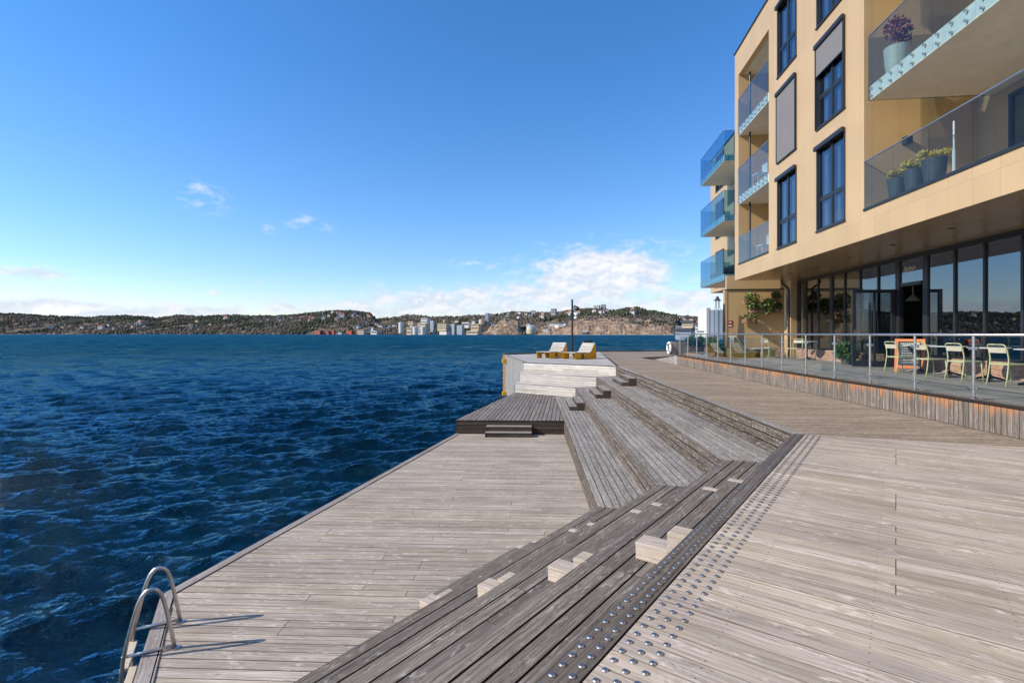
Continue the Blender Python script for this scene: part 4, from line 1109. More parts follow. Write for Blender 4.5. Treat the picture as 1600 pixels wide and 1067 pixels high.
# lifebuoy stand
r = root('lifebuoy_stand', (8.66, 26.6, .33), 'grey boarded stand with a white lifebuoy at the far end of the railing', 'lifebuoy stand')
m = M(); riser(m, (8.28, 26.5), (9.04, 26.5), .30, 1.09, vertical=True, width=.095, seed=5); obj('front_board', m, 'quay', r)
m = M(); m.box(8.29, 9.03, 26.535, 26.95, .30, 1.07); add_uv(m, 2); obj('cabinet', m, 'cap', r)
m = M(); n = 28; pr = []
for i in range(n+1):
    a = 2*math.pi*i/n; pr.append((8.20, 26.72+math.cos(a)*.27, .75+math.sin(a)*.27))
m.tube(pr, .062, 10, cap=False); lb = obj('lifebuoy', m, 'wht', r, smooth=True)
m = M()
for i in range(4):
    a = math.pi/4+i*math.pi/2; m.tube([(8.20, 26.72+math.cos(a-.12)*.27, .75+math.sin(a-.12)*.27), (8.20, 26.72+math.cos(a+.12)*.27, .75+math.sin(a+.12)*.27)], .066, 10)
obj('reflective_band', m, 'screen', lb)
# terrace planters
PL = [(10.3, 29.6, .85, .45, 'leaf', 'leafy planter next to the lifebuoy stand, with yellow flowers at its foot'), (11.0, 29.9, .9, .5, 'leaf', 'tall dark leafy planter behind the middle of the far railing'), (10.9, 28.1, .8, .5, 'leafl', 'light green planter just left of the folded parasol'),
      (9.35, 23.4, .55, .35, 'corten', 'brown wooden crate of red and green plants in front of the deck lounger')]
for i, (x, y, h, w, mt, lab) in enumerate(PL):
    r = root('planter', (x, y, TZ), lab, 'planter', 'leafy planters on the terrace'); hb = .3
    m = M(); m.box(x-w/2, x+w/2, y-w/2, y+w/2, TZ, TZ+hb); obj('box', m, 'corten', r, bevel=.01)
    m = M(); m.leaves((x, y, TZ+hb+h*.25), (w*.62, w*.5, h*.38), 420, .11, 70+i); m.blades((x, y, TZ+hb), w*.4, 60, h*.75, 80+i, lean=.5)
    obj('foliage', m, 'leafl' if mt == 'leafl' else 'leaf', r)
    m = M(); m.leaves((x, y, TZ+hb+(.02 if i == 0 else .12)), (w*.62, w*.55, .12), 60, .07, 90+i); obj('flowers', m, 'yflower' if i == 0 else ('leafp' if i == 3 else 'orange'), r)
r = root('potted_plant', (9.2+2.1, 14.9+2.4, TZ), 'bushy dark green potted plant seen through the open cafe door', 'potted plant')
x, y = 11.3, 17.3
m = M(); m.lathe((x, y, TZ), [(.14, 0), (.19, .3), (.17, .3)], 18); obj('pot', m, 'potg', r); m = M(); m.leaves((x, y, TZ+.45), (.34, .34, .26), 420, .13, 7); obj('foliage', m, 'leaf', r)
# balcony pots
for i, (x, y, w, zt, lab) in enumerate(((9.13, 12.13, .41, 5.15, 'smallest grey pot of yellow daffodils, leftmost of three on the lower balcony'), (9.06, 11.52, .43, 5.17, 'middle one of three grey pots of yellow daffodils on the lower balcony'), (8.99, 10.9, .46, 5.20, 'largest grey pot of yellow daffodils, rightmost of three on the lower balcony'))):
    r = root('flower_pot', (x, y, 4.60), lab, 'flower pot', 'grey pots of daffodils on the balcony'); h = zt-4.60
    m = M(); m.lathe((x, y, 4.60), [(w*.36, 0), (w*.5, h), (w*.47, h), (w*.44, h-.03)], 28); obj('pot', m, 'potg', r, smooth=False)
    m = M(); m.blades((x, y, zt-.03), w*.3, 60, .17, 20+i, w=.006, lean=.6); obj('leaves', m, 'leafl', r)
    m = M(); R = random.Random(i)
    for _ in range(30):
        a = R.uniform(0, 6.28); q = w*.55*math.sqrt(R.random()); c = (x+q*math.cos(a), y+q*math.sin(a), zt+R.uniform(.06, .17)); m.leaves(c, (.03, .03, .025), 14, .06, 100+_, shell=0)
    obj('flowers', m, 'yflower', r)
r = root('flower_pot', (9.10, 12.05, 7.47), 'tall pale pot with a bushy purple plant on the upper balcony', 'flower pot')
x, y = 9.13, 12.15
m = M(); m.lathe((x, y, 7.47), [(.17, 0), (.235, .4), (.262, .80), (.24, .80), (.22, .76)], 30); obj('pot', m, 'potw', r, smooth=False)
m = M(); m.cyl((x, y, 8.2), (x+.02, y, 8.52), .02, n=8); obj('stem', m, 'corten', r)
m = M(); m.leaves((x+.03, y, 8.72), (.27, .24, .24), 430, .07, 9); m.leaves((x+.15, y-.05, 8.45), (.14, .12, .2), 160, .06, 10); obj('foliage', m, 'leafp', r)
m = M(); x, y = 9.02, 10.45; m.cyl((x, y, 4.6), (x, y, 5.25), .03, n=12); m.cyl((x, y, 5.25), (x, y, 5.83), .018, n=12); m.box(x-.2, x+.2, y-.2, y+.2, 4.6, 4.66); m.box(x-.2, x+.2, y-.03, y+.03, 4.66, 4.7)
tag(obj('parasol_stand', m, 'wht'), 'slim white parasol stand on the lower balcony right of the daffodil pots', 'parasol stand')
# balcony seats
for i, (x, y, z, lab) in enumerate(((9.96, 20.2, 4.54, 'small white seat on the lowest balcony in the recessed bay'), (9.98, 20.6, 7.47, 'small white seat on the middle balcony in the recessed bay'))):
    r = root('balcony_chair', (x, y, z), lab, 'chair', 'white chairs on the recessed balconies')
    m = M(); m.box(x-.22, x+.22, y-.22, y+.22, z+.40, z+.45); obj('seat', m, 'wht', r, bevel=.01)
    m = M(); m.box(x+.18, x+.22, y-.22, y+.22, z+.45, z+.88); obj('backrest', m, 'wht', r, bevel=.01)
    for sx in (-.19, .19):
        for sy in (-.19, .19): m = M(); m.cyl((x+sx, y+sy, z), (x+sx, y+sy, z+.40), .014, n=8); obj('leg', m, 'wht', r)
m = M(); m.box(11.3, 12.0, 27.4, 29.2, 4.49, 4.86); m.box(11.85, 12.05, 27.4, 29.2, 4.86, 5.2)
tag(obj('balcony_sofa', m, 'darkroom', bevel=.03), 'dark sofa behind the glass of the lowest balcony on the rear wing', 'sofa')
# ================================================================ NUMPY NOISE
def vnoise(x, y, seed=0):
    xi = np.floor(x).astype(np.int64); yi = np.floor(y).astype(np.int64); xf = x-xi; yf = y-yi
    def h(a, b):
        n = (a*374761393+b*668265263+seed*974711) & 0x7fffffff
        n = ((n ^ (n >> 13))*1274126177) & 0x7fffffff
        return ((n ^ (n >> 16)) & 0xffff)/65535.0
    u = xf*xf*(3-2*xf); v = yf*yf*(3-2*yf)
    return (h(xi, yi)*(1-u)+h(xi+1, yi)*u)*(1-v)+(h(xi, yi+1)*(1-u)+h(xi+1, yi+1)*u)*v
def fbm(x, y, o=5, seed=0, ridged=False):
    s = 0; a = .5; t = 0
    for i in range(o):
        n = vnoise(x, y, seed+i*17)
        if ridged: n = 1-abs(2*n-1)
        s = s+a*n; t += a; a *= .5; x = x*2.03+5.1; y = y*2.03+3.7
    return s/t
def np_mesh(name, verts, quads, mats, parent=None, smooth=False, attrs=None):
    me = bpy.data.meshes.new(name); me.vertices.add(len(verts)); me.vertices.foreach_set('co', verts.astype(np.float32).ravel())
    n = len(quads); kf = quads.shape[1]
    me.loops.add(n*kf); me.loops.foreach_set('vertex_index', quads.astype(np.int32).ravel())
    me.polygons.add(n); me.polygons.foreach_set('loop_start', np.arange(0, n*kf, kf, dtype=np.int32)); me.polygons.foreach_set('loop_total', np.full(n, kf, dtype=np.int32))
    if smooth: me.polygons.foreach_set('use_smooth', np.ones(n, dtype=bool))
    for k_, a in (attrs or {}).items():
        if a.ndim == 1: at = me.attributes.new(k_, 'FLOAT', 'POINT'); at.data.foreach_set('value', a.astype(np.float32))
        else: at = me.attributes.new(k_, 'FLOAT_VECTOR', 'POINT'); at.data.foreach_set('vector', a.astype(np.float32).ravel())
    for q in mats: me.materials.append(MT[q] if isinstance(q, str) else q)
    me.update(calc_edges=True); me.validate()
    o = bpy.data.objects.new(name, me); C.objects.link(o)
    if parent: o.parent = parent
    return o
def grid_faces(nr, nc):
    i = np.arange(nr-1)[:, None]*nc+np.arange(nc-1)[None, :]
    return np.stack([i, i+nc, i+nc+1, i+1], -1).reshape(-1, 4)

# ================================================================ WATER
def water():
    m, k, b = mat('sea_water')
    gp = k.node('ShaderNodeNewGeometry').outputs['Position']; x, y, z = k.sep(gp)
    # rotate so that ripples line up with the wind
    c, s = math.cos(.35), math.sin(.35)
    rx = k.math('ADD', k.math('MULTIPLY', x, c), k.math('MULTIPLY', y, s)); ry = k.math('SUBTRACT', k.math('MULTIPLY', y, c), k.math('MULTIPLY', x, s))
    v = k.xyz(k.math('MULTIPLY', rx, .55), ry, 0)
    n1 = k.noise(v, 3.4, 5, .62, .3); n2 = k.noise(v, 10, 5, .65, .4); n3 = k.noise(v, .11, 4, .6); n4 = k.noise(v, .9, 4, .6, .2)
    dist = k.node('ShaderNodeCameraData').outputs['View Z Depth'] if 0 else k.math('SQRT', k.math('ADD', k.math('MULTIPLY', x, x), k.math('MULTIPLY', y, y)))
    h = k.math('ADD', k.math('MULTIPLY', n1, .17), k.math('MULTIPLY', n2, .07))
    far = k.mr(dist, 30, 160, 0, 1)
    h = k.math('ADD', h, k.math('MULTIPLY', k.math('MULTIPLY', n4, 1.3), far))
    bn = k.node('ShaderNodeBump'); bn.inputs['Strength'].default_value = 1; bn.inputs['Distance'].default_value = 1
    k.put(bn.inputs['Height'], k.math('MULTIPLY', h, k.mr(n3, .35, .65, .85, 1.2)))
    k.l.new(bn.outputs[0], b.inputs['Normal'])
    wn = k.mr(n3, .35, .65)
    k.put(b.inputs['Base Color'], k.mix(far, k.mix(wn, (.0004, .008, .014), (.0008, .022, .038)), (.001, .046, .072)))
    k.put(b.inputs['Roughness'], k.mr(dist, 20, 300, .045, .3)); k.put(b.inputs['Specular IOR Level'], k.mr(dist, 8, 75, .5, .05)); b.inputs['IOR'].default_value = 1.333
    k.put(b.inputs['Specular Tint'], (.58, .90, 1.0))
    cr = k.node('ShaderNodeAttribute', attribute_name='crest').outputs['Fac']
    fo = k.noise(gp, 9, 5, .7)
    fm = k.math('MULTIPLY', k.mr(cr, .9, 1.0), k.mr(fo, .56, .66))
    b.inputs['Specular IOR Level'].default_value = 0
    for l_ in list(b.inputs['Specular IOR Level'].links): k.l.remove(l_)
    gl = k.node('ShaderNodeBsdfGlossy'); k.put(gl.inputs[0], (.47, .84, 1.0)); k.put(gl.inputs['Roughness'], k.mr(dist, 20, 300, .05, .25)); k.l.new(bn.outputs[0], gl.inputs['Normal'])
    fr_ = k.node('ShaderNodeFresnel'); fr_.inputs[0].default_value = 1.36; k.l.new(bn.outputs[0], fr_.inputs['Normal'])
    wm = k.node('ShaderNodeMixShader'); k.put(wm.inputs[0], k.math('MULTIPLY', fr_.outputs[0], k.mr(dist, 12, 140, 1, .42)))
    k.l.new(b.outputs[0], wm.inputs[1]); k.l.new(gl.outputs[0], wm.inputs[2])
    out = k.n['Material Output']; df = k.node('ShaderNodeBsdfDiffuse'); k.put(df.inputs[0], (.75, .80, .84))
    mx = k.node('ShaderNodeMixShader'); k.put(mx.inputs[0], fm); k.l.new(wm.outputs[0], mx.inputs[1]); k.l.new(df.outputs[0], mx.inputs[2]); k.l.new(mx.outputs[0], out.inputs[0])
    # polar grid, finer where the camera looks
    R = [1.5]
    while R[-1] < 3600:
        r = R[-1]; R.append(r+min(3.5, max(.05, .34*r*r/2150)))
    R = np.array(R)
    az = np.concatenate([np.arange(-128, -49, .5), np.arange(-49, 24, .058), np.arange(24, 62, .5)])*math.pi/180
    RR, AA = np.meshgrid(R, az, indexing='ij'); X = RR*np.sin(AA); Y = RR*np.cos(AA)
    dR = np.gradient(R)[:, None]*np.ones_like(AA); dA = np.maximum(np.gradient(az)[None, :]*RR, 1e-3)
    cell = np.maximum(dR*.5, dA)
    Z = np.zeros_like(X); DX = np.zeros_like(X); DY = np.zeros_like(X)
    rg = np.random.default_rng(11); N = 110
    lam = np.exp(rg.uniform(math.log(.24), math.log(3.4), N)); th = math.radians(-66)+rg.normal(0, .36, N)
    ph = rg.uniform(0, 6.28, N)
    env = .85+.3*fbm(X/16, Y/16, 3, 5)
    for l, t, p in zip(lam, th, ph):
        kk_ = 2*math.pi/l; eps = .050*(1.2 if .5 < l < 2 else .95)*(.75 if l > 2.6 else 1); a = eps/kk_
        w = np.clip(l/(2.2*cell)-1, 0, 1)
        if w.max() <= 0: continue
        q = kk_*(X*math.cos(t)+Y*math.sin(t))+p
        c_, s_ = np.cos(q), np.sin(q)
        Z += a*w*c_; DX -= .85*a*w*s_*math.cos(t); DY -= .85*a*w*s_*math.sin(t)
    on = np.clip((RR-45)/120, 0, 1)
    for i in range(44):
        l = math.exp(rg.uniform(math.log(4), math.log(20))); t = math.radians(-70)+rg.normal(0, .5); kk_ = 2*math.pi/l; a = .034/kk_
        Z += a*on*np.clip(l/(2.2*cell)-1, 0, 1)*np.cos(kk_*(X*math.cos(t)+Y*math.sin(t))+rg.uniform(0, 6.28))*np.clip(200/RR+.55, 0, 1)
    Z *= env
    crest = np.clip((Z-.10)/.17, 0, 1)*(RR < 160)
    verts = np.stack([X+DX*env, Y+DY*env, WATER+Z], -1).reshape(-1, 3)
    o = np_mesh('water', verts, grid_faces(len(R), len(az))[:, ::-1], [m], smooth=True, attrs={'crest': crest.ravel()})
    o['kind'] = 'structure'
water()

# ================================================================ FAR SHORE
ridge = [(-200, 492), (0, 489.5), (28, 491), (66, 493.8), (103, 494), (141, 497), (159, 494.7), (197, 493), (225, 495), (244, 498), (262, 495), (281, 492.3), (300, 493), (318, 494.6), (356, 493), (403, 494.7), (450, 493.7), (487, 490), (525, 486.6), (553, 487.7),
         (577, 491), (589, 499.5), (600, 498.5), (616, 497), (635, 493.6), (650, 493.6), (674, 496), (697, 494), (710, 496), (736, 493), (764, 493), (783, 492), (802, 488.4), (838, 488), (870, 488), (896, 483.5), (927, 483), (959, 482.4), (981, 477.6), (998, 481), (1010, 486), (1030, 487), (1044, 491), (1061, 494.6), (1104, 495), (1200, 493), (1600, 492)]
dist0 = [(-200, 3100), (0, 3000), (300, 2700), (480, 2300), (600, 1950), (760, 1650), (900, 1400), (1055, 1280), (1060, 1500), (1110, 1500), (1600, 1900)]
rx_, ry_ = zip(*ridge); dx_, dd_ = zip(*dist0)
azs = np.concatenate([np.arange(-128, -46, .4), np.arange(-46, 24, .055), np.arange(24, 50, .4)])*math.pi/180
NT_ = 46
ts = np.linspace(0, 1, NT_-2)**1.15; ts = np.concatenate([ts, [1.06, 1.3]])
def col_info(a):
    pxx = 800+800*np.tan(np.clip(a, -1.2, .75)); pxc = np.clip(pxx, -200, 1600)
    h = 521-np.interp(pxc, rx_, ry_); T = h/800*np.cos(np.arctan((pxc-800)/800))
    wav = 1+.55*(fbm(a*9, a*0+3.3, 4, 9)-.5)*np.clip((-a-.79)*6, 0, 1)
    Yd = np.interp(pxc, dx_, dd_); R0 = Yd/np.cos(np.arctan((pxc-800)/800)); return pxx, T*wav, R0
pxx, TT, R0 = col_info(azs)
Wd_ = R0*.36
Rg = R0[None, :]+Wd_[None, :]*ts[:, None]; Ag = np.ones_like(ts)[:, None]*azs[None, :]
Rg = Rg+ (fbm(Ag*60, Rg*0+1, 4, 3)-.5)*R0[None, :]*.03*(1-np.clip(ts, 0, 1))[:, None]
Xg = Rg*np.sin(Ag); Yg = Rg*np.cos(Ag)
tl = np.clip(ts, 0, 1)[:, None]
sl = 1-(1-tl)**1.7
cliff = np.clip((pxx-835)/25, 0, 1)*np.clip((1056-pxx)/14, 0, 1)             # quarried slope to the right
sl = sl*(1-cliff)+cliff*(np.clip(tl/.13, 0, 1)*.36+.64*np.clip((tl-.2)/.8, 0, 1)**.9)
zr = 1.5+TT[None, :]*Rg-4.5
n = fbm(Xg/95, Yg/95, 5, 21); nr = fbm(Xg/30, Yg/30, 5, 31, True)
Zg = WATER-1+(zr-WATER+1)*sl+(n-.5)*34*np.sin(np.pi*np.clip(tl, 0, 1))**.8*np.ones_like(Ag)+cliff[None, :]*(nr-.5)*13*np.exp(-((tl-.16)/.2)**2)*np.clip(tl*14, 0, 1)
Zg = np.minimum(Zg, 1.5+TT[None, :]*Rg-4.0)
Zg[0] = WATER-1.2; Zg[-1] = Zg[-2]-40; Zg[1] = np.maximum(Zg[1], WATER+1.0)
rock = np.clip(cliff[None, :]*(1.35-tl*2.1)+ (fbm(Xg/70, Yg/70, 4, 77)-.5)*1.3*cliff[None, :], 0, 1)
rock = np.maximum(rock, np.clip(1-tl*30, 0, 1)*.8*np.clip(fbm(Ag*170, tl*3+Ag*0, 3, 8)*3-1.1, 0, 1))
def terrain_mat():
    m, k, b = mat('far_hillside')
    gp = k.node('ShaderNodeNewGeometry').outputs['Position']
    rk = k.node('ShaderNodeAttribute', attribute_name='rock').outputs['Fac']
    a = k.noise(gp, .012, 6, .62); c = k.noise(gp, .05, 5, .7); e = k.noise(gp, .12, 4, .7)
    veg = k.ramp(k.math('ADD', k.math('MULTIPLY', a, .5), k.math('MULTIPLY', c, .5)), [(.36, (.075, .066, .042)), (.5, (.15, .115, .08)), (.62, (.22, .17, .12))])
    rc = k.ramp(k.math('ADD', k.math('MULTIPLY', c, .5), k.math('MULTIPLY', e, .5)), [(.38, (.10, .065, .04)), (.47, (.26, .17, .11)), (.54, (.37, .26, .175)), (.64, (.54, .44, .34))])
    f = k.mr(k.math('ADD', rk, k.math('MULTIPLY', k.math('SUBTRACT', k.math('ADD', k.math('MULTIPLY', a, .5), k.math('MULTIPLY', c, .5)), .5), 3.2)), .38, .56)
    k.put(b.inputs['Base Color'], k.mix(f, veg, rc)); b.inputs['Roughness'].default_value = .95; b.inputs['Specular IOR Level'].default_value = .1
    bn = k.node('ShaderNodeBump'); bn.inputs['Strength'].default_value = 1; bn.inputs['Distance'].default_value = 6
    k.put(bn.inputs['Height'], k.math('ADD', c, k.math('MULTIPLY', e, .4))); k.l.new(bn.outputs[0], b.inputs['Normal'])
    return m
MT['terrain'] = terrain_mat()
hl = np_mesh('hills', np.stack([Xg, Yg, Zg], -1).reshape(-1, 3), grid_faces(len(ts), len(azs))[:, ::-1], ['terrain'], smooth=False, attrs={'rock': rock.ravel()})
hl['kind'] = 'structure'
SYg = 521-(Zg-1.5)/np.maximum(Yg, 1)*800            # where each ground point appears
def ground_at(px, py):
    j = int(np.argmin(abs(azs-math.atan((px-800)/800)))); c_ = SYg[:-2, j]
    i = int(np.argmin(abs(c_-py))); return Vector((Xg[i, j], Yg[i, j], Zg[i, j]))
# rocky knoll by the factories
def knoll():
    nc, nr_ = 120, 40; c = P(789, 521, 1560); U = np.linspace(-1, 1, nc)[None, :]*np.ones((nr_, 1)); Tn = np.linspace(0, 1, nr_)[:, None]*np.ones((1, nc))
    Xk = c.x+U*95; Yk = c.y+Tn*130
    prof = np.interp(U, [-1, -.75, -.3, 0, .25, .42, .55, 1], [0, .18, .75, 1, .96, .84, .30, .12])
    Zk = WATER-1+prof*47*np.clip(Tn*2.2, 0, 1)**.75*(.72+.5*fbm(Xk/26, Yk/26, 5, 4, True)); Zk[-1] = WATER
    o = np_mesh('rocky_knoll', np.stack([Xk, Yk, Zk], -1).reshape(-1, 3), grid_faces(nr_, nc)[:, ::-1], ['terrain'], attrs={'rock': np.full(nr_*nc, .75)}); o['kind'] = 'structure'
knoll()
# woods on the far shore
ph_ = (1+5**.5)/2
ico = np.array([(-1, ph_, 0), (1, ph_, 0), (-1, -ph_, 0), (1, -ph_, 0), (0, -1, ph_), (0, 1, ph_), (0, -1, -ph_), (0, 1, -ph_), (ph_, 0, -1), (ph_, 0, 1), (-ph_, 0, -1), (-ph_, 0, 1)])/1.9
icf = np.array([(0, 11, 5), (0, 5, 1), (0, 1, 7), (0, 7, 10), (0, 10, 11), (1, 5, 9), (5, 11, 4), (11, 10, 2), (10, 7, 6), (7, 1, 8), (3, 9, 4), (3, 4, 2), (3, 2, 6), (3, 6, 8), (3, 8, 9), (4, 9, 5), (2, 4, 11), (6, 2, 10), (8, 6, 7), (9, 8, 1)])
def woods():
    m, k, b = mat('far_woods'); at = k.node('ShaderNodeAttribute', attribute_name='tone'); s_ = k.sep(at.outputs['Vector'])
    c = k.mix(s_[0], k.mix(s_[1], (.050, .058, .034), (.085, .088, .052)), k.mix(s_[1], (.125, .096, .074), (.21, .165, .13)))
    k.put(b.inputs['Base Color'], c); b.inputs['Roughness'].default_value = .95; b.inputs['Specular IOR Level'].default_value = .1
    rg = np.random.default_rng(5); n = 34000
    J = rg.integers(0, len(azs), n); I = np.clip((rg.random(n)**.8*(NT_-2)).astype(int), 1, NT_-2)
    I[:5000] = NT_-4+rg.integers(0, 3, 5000)
    x = Xg[I, J]; y = Yg[I, J]; z = Zg[I, J]; rk = rock[I, J]
    dens = fbm(x/120, y/120, 4, 55)
    keep = (rg.random(n) > rk*1.25) & (dens > .36)
    con = fbm(x/200, y/200, 3, 91); J, I, x, y, z, con = [q[keep] for q in (J, I, x, y, z, con)]; n = len(x)
    x = x+rg.normal(0, 4, n); y = y+rg.normal(0, 4, n)
    dec = (rg.random(n) < np.clip((con-.34)*5, .15, .93)).astype(float)
    sc = rg.uniform(2.0, 4.4, n)*np.clip(np.hypot(x, y)/2000, .7, 1.5)
    hs = np.where(dec > .5, rg.uniform(.9, 1.2, n), rg.uniform(1.2, 1.9, n))
    jit = 1+rg.uniform(-.28, .28, (n, 12, 3))
    v = ico[None]*jit*sc[:, None, None]; v[:, :, 2] *= hs[:, None]
    v += np.stack([x, y, z+sc*hs*.55], -1)[:, None, :]
    tone = np.repeat(np.stack([dec*rg.uniform(.7, 1, n), rg.random(n), rg.random(n)], -1), 12, 0)
    f = (icf[None]+np.arange(n)[:, None, None]*12).reshape(-1, 3)
    o = np_mesh('far_woods', v.reshape(-1, 3), f, [m], attrs={'tone': tone})
    tag(o, 'distant brown and dark green woods covering the hills across the water', 'woods', kind='stuff')
woods()

# houses and works across the water
MT['hw'] = simple('house_white', (.62, .585, .53), .7, 0, .05, .1); MT['hc'] = simple('house_cream', (.62, .48, .30), .7, 0, .05, .1); MT['hr'] = simple('house_red', (.36, .07, .04), .7, 0, .08, .1)
MT['hy'] = simple('house_grey', (.30, .33, .36), .7, 0, .05, .1); MT['rd'] = simple('roof_dark', (.07, .07, .075), .8, 0, .1, .1); MT['rr'] = simple('roof_red', (.36, .13, .075), .8, 0, .1, .1)
MT['tan'] = simple('works_tan', (.56, .43, .27), .7, 0, .05, .05); MT['wgl'] = simple('far_window', (.05, .065, .085), .2, 0, .05, .1)
def house_mesh(L, Wd, H, rh, wm, rm_):
    m = M(); m.box(-L/2, L/2, -Wd/2, Wd/2, -6, H); m.cm = 2
    for i in range(3):
        m.box(-L/2+L*(.12+.28*i), -L/2+L*(.12+.28*i)+L*.14, -Wd/2-.05, -Wd/2, H*.45, H*.75)
    m.cm = 1; e = .5
    m.add([(-L/2-e, -Wd/2-e, H-.2), (L/2+e, -Wd/2-e, H-.2), (L/2+e, Wd/2+e, H-.2), (-L/2-e, Wd/2+e, H-.2), (-L/2-e, 0, H+rh), (L/2+e, 0, H+rh)], [(0, 1, 5, 4), (2, 3, 4, 5), (0, 4, 3), (1, 2, 5), (3, 2, 1, 0)])
    return m, [wm, rm_, 'wgl']
KIND = {'w': ('white', 'dark', 'hw', 'rd'), 'wr': ('white', 'red', 'hw', 'rr'), 'c': ('cream', 'red', 'hc', 'rr'), 'r': ('red', 'dark', 'hr', 'rd'), 'g': ('grey', 'dark', 'hy', 'rd')}
proto_h = {}
def far_house(px, py, kd, zone, sc, ang):
    key = (kd, round(sc))
    if key not in proto_h:
        m, ms = house_mesh(11*sc, 8*sc, 4.6*sc, 2.6*sc, KIND[kd][2], KIND[kd][3]); o = obj('house', m, ms); proto_h[key] = o
    else: o = proto_h[key].copy(); C.objects.link(o)
    g = ground_at(px, py); o.location = (g.x*.9965, g.y*.9965, g.z+3.0); o.rotation_euler = (0, 0, -math.atan2(g.x, g.y)-.5+ang)
    tag(o, f'small {KIND[kd][0]} house with a {KIND[kd][1]} roof {zone}', 'house', f'{KIND[kd][0]} houses {zone}')
R = random.Random(12)
Z_ = [((75, 122), (508, 516), 6, 'w wr c', 'on the wooded shore at the far left', 1.5), ((0, 60), (503, 513), 5, 'w c wr', 'at the left end of the far shore', 1.3), ((128, 160), (507, 515), 4, 'w wr', 'behind the dark shoreline trees left', 1.4),
      ((168, 232), (500, 515), 13, 'w w g wr c', 'clustered on the low hill left of centre', 1.3), ((255, 330), (501, 514), 6, 'w c r', 'among brown trees left of centre', 1.2), ((340, 402), (494, 503), 9, 'w w c wr', 'on the long ridge left of centre', 1.1),
      ((402, 445), (496, 505), 6, 'w w g', 'below the long ridge', 1.1), ((446, 505), (495, 503), 9, 'w wr w c', 'on the slope left of the domed hill', 1.), ((505, 580), (488, 500), 24, 'w wr g c w', 'covering the domed hill', 1.), ((552, 600), (505, 517), 14, 'w w g c wr', 'above the red warehouses', .9),
      ((585, 625), (510, 519), 8, 'w g w', 'beside the white silo', .9), ((690, 750), (497, 507), 7, 'w c w', 'behind the factories', .9), ((765, 850), (490, 501), 12, 'w w c g', 'on the hill right of the grey tower', .9), ((880, 1000), (487.5, 492), 14, 'w wr c w', 'strung along the ridge of the rocky hill', .7),
      ((1062, 1104), (497, 508), 14, 'w w c wr', 'at the right end beside the white silos', .9), ((735, 830), (508, 518), 7, 'w g', 'at the foot of the rocky knoll', .8), ((845, 905), (509, 519), 6, 'w g', 'between the storage tank and the lamp post', .7)]
for (a, b), (c, d), n, kinds, zone, sc in Z_:
    ks = kinds.split()
    for i in range(n): far_house(R.uniform(a, b), R.uniform(c, d), R.choice(ks), zone, sc*R.choice([1, 1, 1.6]), R.uniform(-.6, .6))
def block(name, lab, cat, px0, px1, yt, yb, Y, mt, depth=None, floors=0, group=None, roof=None):
    a = P(px0, yt, Y); b = P(px1, yb, Y); w = b.x-a.x; depth = depth or w*.6
    r = root(name, ((a.x+b.x)/2, Y, b.z), lab, cat, group)
    # footprint turned so that one long side looks south-west
    al = .55; w2 = w/(math.cos(al)+math.sin(al)*min(1, depth/w)); depth = min(depth, w)*w2/w
    cx = (a.x+b.x)/2; cy = Y+depth; A = Vector((math.cos(al), -math.sin(al), 0)); B = Vector((0, 0, 1)); N = Vector((-math.sin(al), -math.cos(al), 0))
    f_ = (Vector((cx, cy, 0)), A, B, N)
    m = M(); m.fbox(f_, -w2/2, w2/2, b.z-5, a.z, -depth/2, depth/2); obj('wall', m, mt, r)
    if roof: m = M(); m.fbox(f_, -w2/2-.6, w2/2+.6, a.z+.01, a.z+1.5, -depth/2-.6, depth/2+.6); obj('roof', m, roof, r)
    for i in range(floors):
        h = (a.z-b.z)/floors; z = b.z+h*(i+.35)
        m = M(); m.fbox(f_, -w2*.45, w2*.45, z, z+h*.38, depth/2+.02, depth/2+.2); obj('window_band', m, 'wgl', r)
    return r
def tank(lab, px0, px1, yt, yb, Y, mt, group=None, dome=True, band=None):
    a = P(px0, yt, Y); b = P(px1, yb, Y); rr = (b.x-a.x)/2; c = ((a.x+b.x)/2, Y+rr, 0)
    r = root('storage_tank', (c[0], c[1], b.z), lab, 'storage tank', group)
    m = M(); m.lathe((c[0], c[1], b.z-3), [(rr, 0), (rr, a.z-b.z+3)], 32); obj('shell', m, mt, r, smooth=False)
    m = M(); m.lathe((c[0], c[1], a.z), [(rr*1.02, .02), (rr*.6, rr*.12), (rr*.1, rr*.18)], 32); obj('roof', m, 'hw', r)
    if band: m = M(); m.lathe((c[0], c[1], b.z-3), [(rr*1.03, 0), (rr*1.03, (a.z-b.z)*.5+3)], 32); obj('skirt', m, band, r)
    return r
tank('left of two white storage tanks on the waterfront', 644, 652.6, 511, 522.2, 1560, 'hw', 'pair of white waterfront tanks'); tank('right of two white storage tanks on the waterfront', 656, 665, 511, 522.2, 1560, 'hw', 'pair of white waterfront tanks')
tank('slim tall white silo left of the factories', 622, 630, 504, 519, 1640, 'hw'); tank('white storage tank with a tan base left of the black lamp post', 823, 837, 509.5, 519.5, 1380, 'hw', band='tan')
block('factory', 'tan boxy factory tower left of the big pale factory', 'factory', 636, 648, 502, 514, 1640, 'tan', floors=3); block('factory', 'large pale factory block behind the two white tanks', 'factory', 651, 669, 505, 521, 1620, 'tan', floors=4)
block('factory', 'upper pale factory block with a stepped top on the skyline', 'factory', 656, 671, 497, 505, 1700, 'hw', floors=2); block('factory', 'dark shaded factory block right of the pale one', 'factory', 671.5, 679, 501, 521, 1660, 'hy')
block('factory', 'long pale three storey office building of the works', 'office building', 682, 702, 505, 514.5, 1600, 'tan', floors=3); block('warehouse', 'low cream quay building below the long office', 'warehouse', 634, 646, 512, 522, 1580, 'tan', floors=2)
